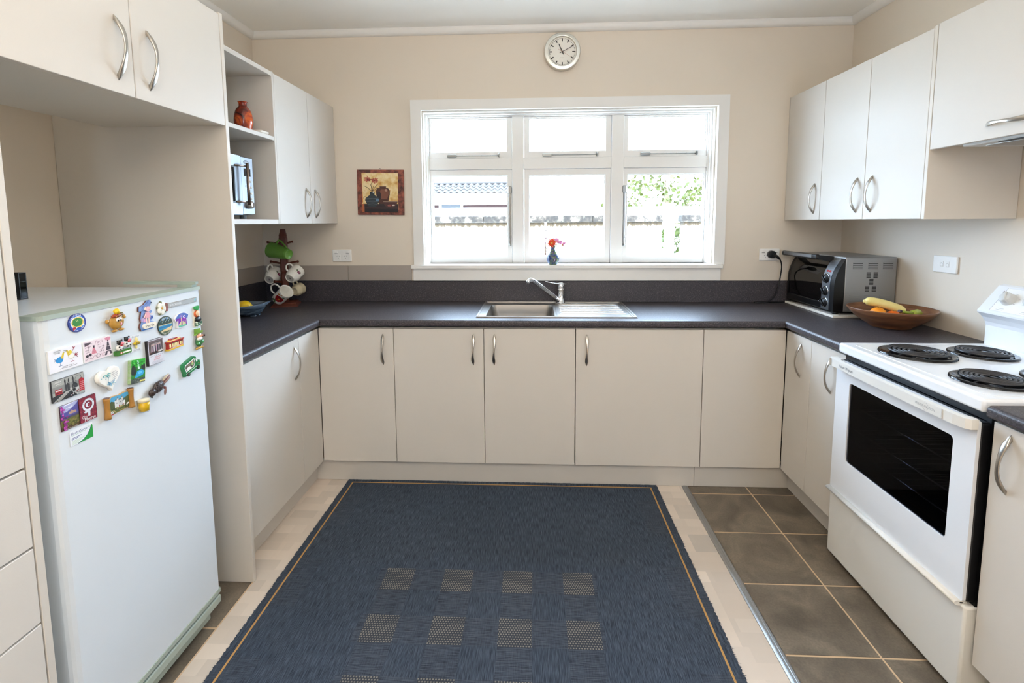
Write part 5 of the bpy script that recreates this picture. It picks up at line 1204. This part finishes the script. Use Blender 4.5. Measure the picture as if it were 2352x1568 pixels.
# ================================================================== shelf things
mw = thing('microwave', 'silver microwave with bar handle on the lower open shelf', 'microwave', (-1.300, 1.800, 1.4262), LEFT)
# local x = world y - 1.80 (0 .. .441), local y = depth, local z above the shelf
rbox(.0, .441, .004, .36, .018, .278, .006, 2).build('case', 'toaster_silver', mw)
dr_ = MB().ring(rrect(.001, .340, .020, .277, .004), rrect(.035, .287, .072, .228, .004), -.008, .004).build('door', 'panel_silver', mw)
MB().prism(rrect(.036, .286, .073, .227, .004), -.0035, .002).build('door_window', 'black_gloss', dr_)
MB().ring(rrect(.033, .2935, .070, .2305, .005), rrect(.040, .2865, .077, .2235, .004), -.0095, -.007).build('window_frame', 'black', dr_)
cpn = rbox(.3425, .440, -.006, .004, .020, .277, .004, 2).build('control_panel', 'panel_silver', mw)
b = MB(); b.tube([(.348, -.034, .062), (.348, -.034, .246)], .0065, 14)
for z in (.076, .232): b.tube([(.348, -.034, z), (.300, -.012, z), (.296, -.008, z)], .0042, 10)
b.build('handle', 'handle_bronze', dr_)
rbox(.366, .417, -.0072, -.0055, .192, .226, .001).build('display', 'black_gloss', cpn)
b = MB(); b.col = lin('1f2a3c'); b.prism(circ(.386, .254, .0185, 24, .0085), -.0072, -.0055); lg = b.build('logo_badge', 'paint', cpn)
a = Art(-.0074)
for q in range(4): a.rect(.374+.0065*q, .3785+.0065*q, .2505, .2575, 'c9d0d8')
a.build('logo_print', 'print', lg)
for x, z in ((.386, .172), (.413, .170), (.415, .143), (.416, .117), (.416, .092)):
    b = MB(); b.M = Matrix.Translation((x, -.006, z)) @ Matrix.Rotation(PI/2, 4, 'X'); b.lathe([(.0055, 0), (.0050, .003), (.0005, .0035)], 16); b.build('button', 'white_plastic', cpn)
rbox(.374, .392, -.0095, -.0055, .1435, .1505, .001).build('button', 'white_plastic', cpn)
a = Art(-.0063)
for z in (.181, .154, .128, .103): a.rect(.404, .424, z, z+.002, '7c8088')
for z in (.160, .157, .125, .119, .112, .105, .098, .090, .083): a.rect(.376, .392, z, z+.0012, '8d9198')
a.build('panel_print', 'print', cpn)
b = MB(); b.M = Matrix.Translation((.387, -.006, .064)) @ Matrix.Rotation(PI/2, 4, 'X'); b.lathe([(.0175, 0), (.0170, .016), (.0150, .020), (.0005, .0205)], 28); b.build('dial', 'brushed', cpn)
for fx, fy in ((.04, .03), (.40, .03), (.04, .32), (.40, .32)): MB().cyl((fx, fy, .0004), (fx, fy, .0185), .014, .014, 12).build('foot', 'gasket', mw)

vs_ = MB(); vs_.lathe([(q.x, q.z) for q in smooth_path([(r*.80, 0, 1.8244+(z-1.8244)*.86) for r, z in [(.0005, 1.8244), (.034, 1.8244), (.040, 1.830), (.050, 1.872), (.049, 1.905), (.040, 1.938), (.026, 1.957), (.0215, 1.964), (.0215, 1.978), (.0265, 1.983), (.0245, 1.985), (.018, 1.980), (.016, 1.955), (.0005, 1.945)]], 4)], 40)
o = vs_.build('vase', 'orange_glaze'); o.location = (-1.338, 2.262, .0); tag(o, 'orange and dark brown glazed vase on the upper open shelf', 'vase')
b = MB(); lo = [[(x, y, z) for x, y in rrect(-1.345+ins, -1.272-ins, 2.285+ins, 2.365-ins, .012, 6)] for z, ins in ((1.8244, .010), (1.832, .002), (1.840, .0), (1.8415, .002), (1.836, .006), (1.834, .012))]
b.loft(lo, True, True); tag(b.build('dish', 'dish_white'), 'small white dish at the right end of the upper open shelf', 'dish')

# ------------------------------------------------------------------ mug tree with five mugs
mt = thing('mug_tree', 'dark wooden mug tree on a square base in the left worktop corner', 'mug tree', (-1.537, 2.945, .9), .32)
b = MB()
for z0, z1, r0, r1 in ((.0005, .010, .075, .075), (.010, .016, .075, .067), (.016, .024, .066, .062)): b.loft([[(sx_*r0, sy_*r0, z0) for sx_, sy_ in ((-1, -1), (1, -1), (1, 1), (-1, 1))], [(sx_*r1, sy_*r1, z1) for sx_, sy_ in ((-1, -1), (1, -1), (1, 1), (-1, 1))]], smooth=False)
b.build('base', 'wood_dark', mt)
b = MB(); prof = [(.0235, .015, .010), (.10, .019, .012), (.20, .022, .013), (.205, .020, .012), (.215, .022, .013), (.33, .022, .013), (.415, .023, .014), (.425, .021, .012), (.432, .022, .013), (.455, .016, .010), (.470, .014, .009), (.4715, .012, .007)]
lo = []
for z, r, c_ in prof: lo.append([(sx_*x_, sy_*y_, z) for sx_, sy_, x_, y_ in ((-1, -1, c_, r), (1, -1, c_, r), (1, -1, r, c_), (1, 1, r, c_), (1, 1, c_, r), (-1, 1, c_, r), (-1, 1, r, c_), (-1, -1, r, c_))])
b.loft(lo, True, True, smooth=False); b.build('post', 'wood_dark', mt)
def peg(z, ang, l=.088):
    b = MB(); c_, s_ = math.cos(ang-.32), math.sin(ang-.32)
    b.tube([(.010*c_, .010*s_, z), (l*.34*c_, l*.34*s_, z+.001), (l*.6*c_, l*.6*s_, z+.006), (l*.9*c_, l*.9*s_, z+.010), (l*.94*c_, l*.94*s_, z+.0105), (l*c_, l*s_, z+.011), (l*1.04*c_, l*1.04*s_, z+.011)], [.0055, .0055, .0065, .0055, .0075, .0085, .005], 12)
    b.build('peg', 'wood_dark', mt)
for z, an in ((.383, PI*1.16), (.383, PI*.16+.001), (.262, PI*.985), (.262, -.02), (.148, PI*1.42), (.148, PI*.40)): peg(z, an, .052 if abs(an-PI*.16-.001) < .01 else .088)
GMG = 'mugs on the mug tree'
def mug(label, base, axis, hdir, prof, m, handle_pts, hr=.005, flat=1., decor=None, name='mug'):
    A = Vector(axis).normalized(); H = Vector(hdir); H = (H-H.dot(A)*A).normalized(); Yv = A.cross(H)
    M = Matrix(((H.x, Yv.x, A.x, base[0]), (H.y, Yv.y, A.y, base[1]), (H.z, Yv.z, A.z, base[2]), (0, 0, 0, 1)))
    t = thing(name, label, 'mug', M=M, group=GMG)
    MB().lathe(prof, 36).build('cup', m, t)
    MB().tube(smooth_path(handle_pts, 4), hr, 10, flat=flat, up=(0, 1, 0)).build('handle', m, t)
    if decor: decor(t)
    return t
def wrap(t, art, r_of, ang0, name='decoration'):
    # wrap flat art (x along the girth, z up the wall) round the cup at angle ang0
    nv = []
    for x, y, z in art.v:
        r = r_of(z)-.0 - y; an = ang0 + x/r_of(z); nv.append((r*math.cos(an), r*math.sin(an), z))
    art.v = nv; return art.build(name, 'glaze', t)
# tall ribbed green mug
gp = [(.0005, .003), (.024, .003), (.027, .0005), (.0305, .002), (.0305, .010)]
for k in range(17):
    z = .014+.0068*k; r = .0305+.0165*(z/.138); gp += [(r+.0007, z), (r+.0007, z+.0042), (r-.0004, z+.0052)]
gp += [(.0475, .134), (.0480, .139), (.0462, .1395), (.0445, .132), (.028, .008), (.0005, .006)]
mug('tall ribbed green mug hanging topmost on the mug tree', (-1.462, 2.862, 1.221), (-.93, .30, .185), (.12, -.12, 1), gp, 'mug_green', [(.034, 0, .018), (.052, 0, .040), (.068, 0, .066), (.070, 0, .080), (.062, 0, .094), (.048, 0, .098), (.0425, 0, .100)], .0052, .75)
wp = [(.0005, .004), (.0245, .004), (.0255, .0005), (.0285, .0005), (.0300, .004), (.030, .008), (.036, .018), (.0425, .034), (.0435, .046), (.0415, .062), (.0415, .080), (.0440, .090), (.0428, .0915), (.0395, .080), (.0395, .062), (.0405, .042), (.034, .018), (.0005, .008)]
hw = [(.042, 0, .026), (.056, 0, .026), (.068, 0, .036), (.072, 0, .050), (.069, 0, .064), (.060, 0, .074), (.041, 0, .077)]
def floral(ang):
    def f(t):
        a = Art(-.0004, .00004); rg = random.Random(4)
        for k in range(7): an = rg.uniform(0, 6.28); a.poly([(-.010, .046), (-.010+.013*math.cos(an)+.002, .046+.011*math.sin(an)), (-.010+.013*math.cos(an+.35), .046+.011*math.sin(an+.35))], rg.choice(['4d5f34', '6b7a44', '3c4c2c']))
        for x, z in ((.006, .050), (.012, .044), (.003, .042), (.016, .053)): a.blob(x, z, .0052, .0048, rg.choice(['8c3a56', 'a85a74', '74304a']), 9, .25, rg)
        for k in range(4): a.blob(.004+.005*k, .058-.004*(k % 2), .002, .002, '5d6b3c', 7, .3, rg)
        def rr(z): return .0437 if z < .055 else .0425
        wrap(t, a, rr, ang)
        b = Art(-.0002, .00003); b.col = None
        m2 = MB(); m2.col = lin('b9b6b0'); m2.loft([[(.0235*math.cos(2*PI*q/24), .0235*math.sin(2*PI*q/24), .0037) for q in range(24)], [(.0005*math.cos(2*PI*q/24), .0005*math.sin(2*PI*q/24), .0037) for q in range(24)]], False, False); m2.col = lin('6f5a66')
        for k in range(5): m2.loft([[(.004*math.cos(k)+.003*math.cos(2*PI*q/6), .004*math.sin(2.1*k)+.003*math.sin(2*PI*q/6), .0034) for q in range(6)], [(.004*math.cos(k), .004*math.sin(2.1*k), .0034)]*6], False, False)
        m2.build('base_mark', 'glaze', t)
    return f
mug('white floral mug hanging at the left side of the mug tree, base showing', (-1.606, 2.885, 1.066), (.05, .87, .42), (-.12, -.30, 1), wp, 'mug_white', hw, .0046, 1.3, floral(1.25))
mug('white floral mug hanging at the right side of the mug tree, base showing', (-1.476, 2.880, 1.074), (.18, .84, .46), (-.38, -.30, .9), wp, 'mug_white', hw, .0046, 1.3, floral(1.35))
rp = [(.0005, .003), (.032, .003), (.034, .0005), (.036, .002), (.0365, .010), (.0375, .05), (.0405, .090), (.0425, .1005), (.0412, .102), (.0385, .09), (.0355, .05), (.0345, .010), (.0005, .007)]
def redflower(t):
    a = Art(-.0003, .00004); rg = random.Random(6)
    for k in range(16): a.blob(rg.uniform(-.026, .004), rg.uniform(.008, .030), .007, .004, rg.choice(['4b5a3a', '6b7a58', '35452c']), 8, .3, rg)
    for k in range(8):
        an = 2*PI*k/8+.2; a.blob(.008+.0150*math.cos(an), .050+.0150*math.sin(an), .0125, .0115, rg.choice(['a81e22', '8c161c', 'b82a28']), 12, .15, rg)
    a.blob(.008, .050, .010, .010, '7a1218', 12, .15, rg); a.circle(.008, .050, .0052, 'e0922a', n=14)
    for x, z in ((-.006, .084), (.004, .090), (-.012, .080)): a.circle(x, z, .0045, 'd0802c', n=10); a.circle(x, z, .002, '8a2a1c', n=8)
    for k in range(6): a.blob(rg.uniform(.018, .034), rg.uniform(.074, .086), .005, .002, '55663e', 8, .3, rg)
    wrap(t, a, lambda z: .0365+.0055*max(0, z-.02)/.08, 1.50)
mug('white mug with a big red flower hanging lowest on the mug tree', (-1.538, 2.850, .953), (.68, -.34, .50), (-.55, -.2, .8), rp, 'mug_white', [(.038, 0, .016), (.058, 0, .014), (.076, 0, .030), (.082, 0, .052), (.076, 0, .072), (.060, 0, .082), (.040, 0, .082)], .0050, .9, redflower)
cpf = [(r*.86, z*.86) for r, z in wp]
mug('cream mug hanging behind the red-flowered mug at the back of the mug tree', (-1.496, 2.965, .985), (.05, .93, .1), (-.25, -.02, 1), cpf, 'mug_cream', [(x*.86, 0, z*.86) for x, _, z in hw], .0042, 1.2)

# ------------------------------------------------------------------ blue bowl with lemon
bbw = thing('bowl', 'boat-shaped blue streaked bowl on the left worktop holding a lemon', 'bowl', (-1.590, 2.600, .9))
def boat(kx, ky, z, n=32): return [(kx*math.copysign(abs(math.cos(2*PI*q/n))**.9, math.cos(2*PI*q/n)), ky*math.copysign(abs(math.sin(2*PI*q/n))**1.25, math.sin(2*PI*q/n)), z+.018*(abs(math.cos(2*PI*q/n))**3)*(z/.07)) for q in range(n)]
b = MB(); b.loft([boat(.072, .040, .006), boat(.096, .060, .022), boat(.115, .085, .046), boat(.142, .104, .066), boat(.138, .101, .067), boat(.108, .080, .048), boat(.088, .054, .026), boat(.05, .03, .018)], True, True); b.build('bowl_body', 'blue_glass', bbw)
for x, y in ((-.055, -.02), (.055, -.02), (-.055, .02), (.055, .02)): rbox(x-.014, x+.014, y-.008, y+.008, .0006, .012, .003, 2).build('foot', 'blue_glass', bbw)
b = MB(); b.lathe([(max(.0003, q.x), q.z) for q in smooth_path([(r, 0, z) for r, z in ((.0005, -.048), (.006, -.046), (.012, -.040), (.026, -.026), (.034, 0), (.027, .024), (.014, .036), (.007, .043), (.0005, .045))], 4)], 28); o = b.build('lemon', 'lemon'); o.location = (-1.586, 2.585, .9545); o.rotation_euler = (.15, PI/2, .35); tag(o, 'yellow lemon lying in the blue bowl', 'lemon')

# ------------------------------------------------------------------ wooden bowl and fruit
wbw = MB(); wbw.lathe([(.0005, .0008), (.078, .0008), (.082, .003), (.084, .007), (.112, .024), (.146, .050), (.168, .074), (.1775, .0875), (.1775, .0905), (.174, .0915), (.170, .0885), (.160, .074), (.136, .048), (.104, .024), (.07, .014), (.0005, .012)], 56)
o = wbw.build('fruit_bowl', 'bowl_wood'); o.location = (1.6915, 2.386, .9002); tag(o, 'wide turned wooden fruit bowl on the worktop beside the stove', 'bowl')
def fruit(name, label, cat, c, r, m):
    t = thing(name, label, cat, c, group='oranges in the wooden bowl'); b = MB(); b.ball((0, 0, 0), (r, r, r*.94), 22, 14); b.build('peel', m, t)
    MB().cyl((0, 0, r*.925), (0, 0, r*.96), .004, .003, 8).build('stem_end', 'stalk', t); return t
fruit('orange', 'yellowish orange at the left in the wooden bowl', 'orange', (1.611, 2.356, .966), .0345, 'orange_peel')
fruit('orange', 'deep orange citrus fruit half hidden under the banana', 'orange', (1.668, 2.338, .956), .031, 'mandarin')
def banana(label, pts, rad, m, tip_end, stem):
    t = thing('banana', label, 'banana', pts[0], group='bananas in the wooden bowl'); O = Vector(pts[0]); P = [Vector(q)-O for q in smooth_path(pts, 6)]; n = len(P)
    rr_ = [rad*(.42+.58*min(1, (i/n)/.14)**.7) * (1 if i/n < .80 else 1-.55*((i/n-.80)/.20)**1.3) for i in range(n)]; b = MB()
    b.tube(P, rr_, 10); b.ball(P[0], rr_[0]*.99, 10, 6); b.build('skin', m, t)
    if stem:
        S = [P[-1], *[Vector(q)-O for q in stem]]; b = MB(); b.tube(S, [rr_[-1]*.98, rad*.34, rad*.30, rad*.36][:len(S)], 9); b.build('stem', 'banana_green', t)
        e_ = S[-1]; d_ = (S[-1]-S[-2]).normalized(); b = MB(); b.tube([e_-d_*.002, e_+d_*.012], [rad*.40, rad*.34], 9); b.build('stem_tip', 'stem_dark', t)
banana('pale yellow banana lying across the wooden fruit bowl', [(1.574, 2.395, 1.021), (1.605, 2.385, 1.020), (1.65, 2.372, 1.010), (1.695, 2.362, .995), (1.728, 2.352, .980)], .0205, 'banana_skin', True, None)
banana('greenish banana with a dark stem tip, low in the wooden bowl', [(1.815, 2.395, .966), (1.795, 2.36, .970), (1.765, 2.335, .972), (1.735, 2.318, .975)], .0175, 'banana_green', True, [(1.700, 2.305, .984), (1.672, 2.298, .990)])

# ------------------------------------------------------------------ vase of flowers on the sill
fv = MB(); fv.lathe([(.0005, .0006), (.025, .0006), (.028, .004), (.0375, .022), (.0398, .040), (.036, .056), (.025, .074), (.0165, .088), (.0125, .100), (.0125, .112), (.0165, .121), (.0150, .1215), (.0110, .112), (.0110, .098), (.0005, .09)], 36)
o = fv.build('vase', 'vase_blue'); o.location = (.1165, D+.000, WZ0-.0005); tag(o, 'small dark blue painted vase on the window sill', 'vase'); VZ = WZ0-.0005
def flower_stalk(b, p, q): b.tube(smooth_path([p, ((p[0]+q[0])/2, (p[1]+q[1])/2, (p[2]+q[2])/2+.004), q], 3), .0014, 6)
fl = thing('gerbera', 'orange gerbera in the blue vase on the window sill', 'flower', (.1165, D, VZ+.10))
b = MB(); flower_stalk(b, (0, 0, 0), (-.006, -.012, .036)); b.build('stalk', 'stalk', fl)
for ring_, n_, r_ in ((0, 15, .029), (1, 12, .022)):
    for k in range(n_):
        an = 2*PI*k/n_+.2*ring_; d_ = Vector((math.cos(an), 0, math.sin(an))); nn = Vector((-math.sin(an), 0, math.cos(an))); c_ = Vector((-.0085, -.016-.002*ring_, .037))
        b = MB(); b.loft([[c_+d_*r_*f + nn*w_*s_ + Vector((0, -.0012*u_ + .004*f*f*(1 if ring_ == 0 else .4), 0)) for s_, u_ in ((-1, 0), (0, 1), (1, 0), (0, -.3))] for f, w_ in ((.12, .0015), (.45, .0036), (.75, .0042), (.95, .0022), (1.0, .0004))], True, True)
        b.build('petal', 'petal_orange', fl)
b = MB(); b.ball((-.0085, -.0185, .037), (.0062, .003, .0062), 12, 8); b.build('centre', 'petal_centre', fl)
sp = thing('blossom_spray', 'spray of pink blossom leaning right in the blue vase', 'flower', (.1165, D, VZ+.10)); rg = random.Random(8)
b = MB()
tips = []
for k in range(10):
    q = (.004+.0072*k+rg.uniform(-.004, .004), rg.uniform(-.012, .014), .064-.004*k+rg.uniform(-.014, .012)); tips.append(q); flower_stalk(b, (.002, 0, 0), q)
b.build('stalks', 'stalk', sp)
for q in tips:
    for j in range(3):
        c_ = Vector(q)+Vector((rg.uniform(-.008, .008), rg.uniform(-.005, .005), rg.uniform(-.008, .008))); b = MB()
        for k in range(5): an = 2*PI*k/5+rg.uniform(0, 1); b.ball(c_+Vector((.0044*math.cos(an), rg.uniform(-.001, .001), .0044*math.sin(an))), (.0038, .0016, .0038), 8, 5)
        b.build('blossom', 'petal_pink' if rg.random() < .75 else 'petal_centre', sp)

# ================================================================== rug
rx0, rx1, ry0, ry1, ox, oy = -1.018, .646, .30, 2.530, -.186, 1.852
rgm = random.Random(2); rug = MB(); top, bot = [], []
for k in range(0, 401): top.append((rx0+rgm.uniform(-.0035, .0025)-ox, ry0+(ry1-ry0)*k/400-oy))
for k in range(1, 200): top.append((rx0+(rx1-rx0)*k/200-ox, ry1+rgm.uniform(-.0012, .0012)-oy))
for k in range(0, 401): top.append((rx1+rgm.uniform(-.0025, .0035)-ox, ry1-(ry1-ry0)*k/400-oy))
rug.prism(top[::-1], .0008, .0068, 'xy')
ro = rug.build('rug', 'rug_weave'); ro.location = (ox, oy, 0); tag(ro, 'large blue-grey woven rug with thin tan border line and beige dotted squares', 'rug')
b = MB(); L0, L1, L2 = -.986, .611, 2.500
b.ring([(L0-.0035-ox, ry0+.02-oy), (L1+.0035-ox, ry0+.02-oy), (L1+.0035-ox, L2+.0035-oy), (L0-.0035-ox, L2+.0035-oy)], [(L0+.0035-ox, ry0+.027-oy), (L1-.0035-ox, ry0+.027-oy), (L1-.0035-ox, L2-.0035-oy), (L0+.0035-ox, L2-.0035-oy)], .0062, .0073, 'xy')
b.build('border_stripe', 'rug_stripe', ro)
b = MB()
for sgn, xe in ((-1, rx0), (1, rx1)):
    for k in range(900):
        y = ry0+(ry1-ry0)*rgm.random(); l_ = rgm.choice([.004, .005, .006, .008, .012 if rgm.random() < .2 else .006]); dy = rgm.uniform(-.004, .004); x = xe-ox
        i0 = b.pts([(x-sgn*.004, y-.0015-oy, .0050), (x-sgn*.004, y+.0015-oy, .0055), (x+sgn*l_, y+dy-oy, .0022)]); b.face([i0, i0+1, i0+2])
fr_ = b.build('frayed_edge', 'rug_pile', ro, fix=False); fr_['kind'] = 'stuff'

# ================================================================== outside the window
GZ = -.45
struct(box(-14, 14, D+.165, 60, GZ-.1, GZ).build('ground', 'paving'))
fw = thing('garden_wall', 'pale rendered garden wall with a weathered coping outside the window', 'wall', (0, 6.0, 1.400))
def panel(x0, x1): box(x0, x1, .02, .16, GZ-1.4, -.0005).build('wall_panel', 'stained_wall', fw)
panel(-3.2, .122); panel(.150, 1.535); panel(1.790, 4.2)
for x0, x1 in ((-3.2, -.62), (-.616, .70), (.704, 1.545), (1.765, 4.2)): rbox(x0, x1, -.02, .20, 0, .080, .008).build('coping', 'coping', fw)
gp_ = thing('gate_post', 'white post standing in the gap of the garden wall', 'post', (1.622, 5.98, GZ))
rbox(-.050, .050, 0, .10, .0005, 2.04, .004).build('post', 'gutter_white', gp_); rbox(-.06, .06, -.01, .11, 2.04, 2.07, .006).build('post_cap', 'gutter_white', gp_)
def leaf_mass(n, fn, size, rgl):
    b = MB()
    for k in range(n):
        c_ = Vector(fn(rgl)); d_ = Vector((rgl.gauss(0, 1), rgl.gauss(0, 1), rgl.gauss(0, 1))).normalized(); u_ = d_.orthogonal().normalized(); s_ = size*rgl.uniform(.6, 1.3)
        i0 = b.pts([c_-u_*s_*.5, c_+d_.cross(u_)*s_*.32, c_+u_*s_*.5, c_-d_.cross(u_)*s_*.32]); b.face([i0, i0+1, i0+2, i0+3])
    return b
rgl = random.Random(31)
iv = thing('climbing_plant', 'bright green climbing plant behind the gap in the garden wall', 'plant', (1.78, 6.35, GZ))
o = leaf_mass(1500, lambda r: (r.uniform(-.16, .20), r.uniform(-.05, .12), r.uniform(.05, 1.78)), .06, rgl).build('foliage', 'leaf', iv, fix=False); o['kind'] = 'stuff'
MB().tube([(0, .04, 0), (.03, .05, .8), (-.02, .04, 1.7)], .012, 8).build('stem', 'bark', iv)
rd = thing('shrub', 'reddish shrub seen through the slit of the garden wall', 'shrub', (.14, 6.42, GZ))
o = leaf_mass(700, lambda r: (r.gauss(0, .08), r.gauss(0, .05), r.uniform(.2, 1.75)), .05, rgl).build('foliage', 'shrub_leaf', rd, fix=False); o['kind'] = 'stuff'
MB().tube([(0, 0, 0), (.01, .01, .9), (0, 0, 1.6)], .012, 8).build('stem', 'bark', rd)
# white board fence behind
wfn = thing('board_fence', 'white painted board fence behind the garden wall', 'fence', (0, 9.0, GZ))
for k in range(4): rbox(-5.5, 5.8, 0, .03, .9+.309*k, .9+.309*k+.29, .004).build('board', 'gutter_white', wfn)
for x in (-5.2, -2.6, 0.1, 2.9, 5.6): rbox(x-.05, x+.05, .032, .13, .0005, 2.14, .004).build('post', 'gutter_white', wfn)
# neighbour's house
hs = thing('house', 'neighbouring house with grey tiled roof, cream eaves and brick wall', 'house', (0, 24.0, GZ))
box(-9, -.95, .55, 6, .0005, 3.0).build('wall', 'red_brick', hs)
rbox(-9, -.80, -.02, .50, 2.98, 3.02, .005).build('soffit', 'gutter_white', hs)
rbox(-9, -.80, .02, .10, 2.74, 3.12, .005).build('fascia', 'gutter_white', hs)
b = MB(); b.tube([(-9, -.02, 3.20), (-.80, -.02, 3.20)], .065, 10); b.build('gutter', 'gutter_white', hs)
wn = MB().ring(rectl(-4.75, -3.55, 1.6, 2.82), rectl(-4.62, -3.68, 1.72, 2.72), .47, .56).build('window', 'gutter_white', hs); box(-4.63, -3.67, .50, .52, 1.71, 2.73).build('pane', 'black_gloss', wn)
box(-9, -.8, .53, .56, 2.70, 3.0).build('eave_board', 'gutter_white', hs)
def tile_mesh():
    b = MB(); n = 8; lo = []
    for y, dz in ((0, 0.), (.40, .0)):
        lo.append([(x/n*.30, y, .045*math.sin(2*PI*x/n)+dz) for x in range(n+1)] + [(x/n*.30, y, .045*math.sin(2*PI*x/n)-.03) for x in range(n, -1, -1)])
    b.loft(lo, True, True, smooth=False); me = b.mesh('roof_tile'); me.materials.append(MATS['roof_tile']); return me
TM = tile_mesh()
for r in range(3):
    for c in range(18):
        o = put('roof_tile', TM, 'roof_tile', hs); o.location = (-6.25+.302*c, .02+.30*r, 3.30+.165*r); o.rotation_euler = (.50-.07, 0, 0)
b = MB(); b.tube([(-9, .98, 3.80), (-.80, .98, 3.80)], .07, 10); b.build('ridge', 'roof_tile', hs)
b = MB(); b.prism([(-.05, 3.10), (.98, 3.68), (5.5, 3.10)], -9, -.82, 'yz'); b.build('roof_deck', 'gutter_white', hs)
# tree behind
tr = thing('tree', 'leafy tree behind the fence at the right of the window', 'tree', (2.55, 10.2, GZ))
cl = [(-.9, 0, 2.25, .26), (-.45, .1, 2.55, .26), (.3, 0, 2.2, .34), (.55, .1, 1.95, .36), (.95, 0, 2.35, .4), (.1, .2, 2.6, .3), (-.55, .1, 2.0, .22), (1.1, 0, 1.95, .4), (.75, 0, 2.5, .3)]
def tf(r):
    c_ = r.choice(cl); return (c_[0]+r.gauss(0, c_[3]*.5), c_[1]+r.gauss(0, .25), c_[2]+r.gauss(0, c_[3]*.5))
o = leaf_mass(1200, tf, .11, rgl).build('foliage', 'hedge_leaf', tr, fix=False); o['kind'] = 'stuff'
MB().tube([(.1, .1, 0), (.15, .1, 1.2), (.2, .1, 2.0), (.1, .1, 2.9)], [.11, .09, .06, .03], 10).build('trunk', 'bark', tr)
for q in ((-.8, .1, 2.5), (.9, .1, 2.6), (.55, 0, 2.1)): MB().tube([(.17, .1, 1.4), (.17+(q[0]-.17)*.5, .1, 1.4+(q[2]-1.4)*.6), q], [.05, .035, .012], 8).build('branch', 'bark', tr)
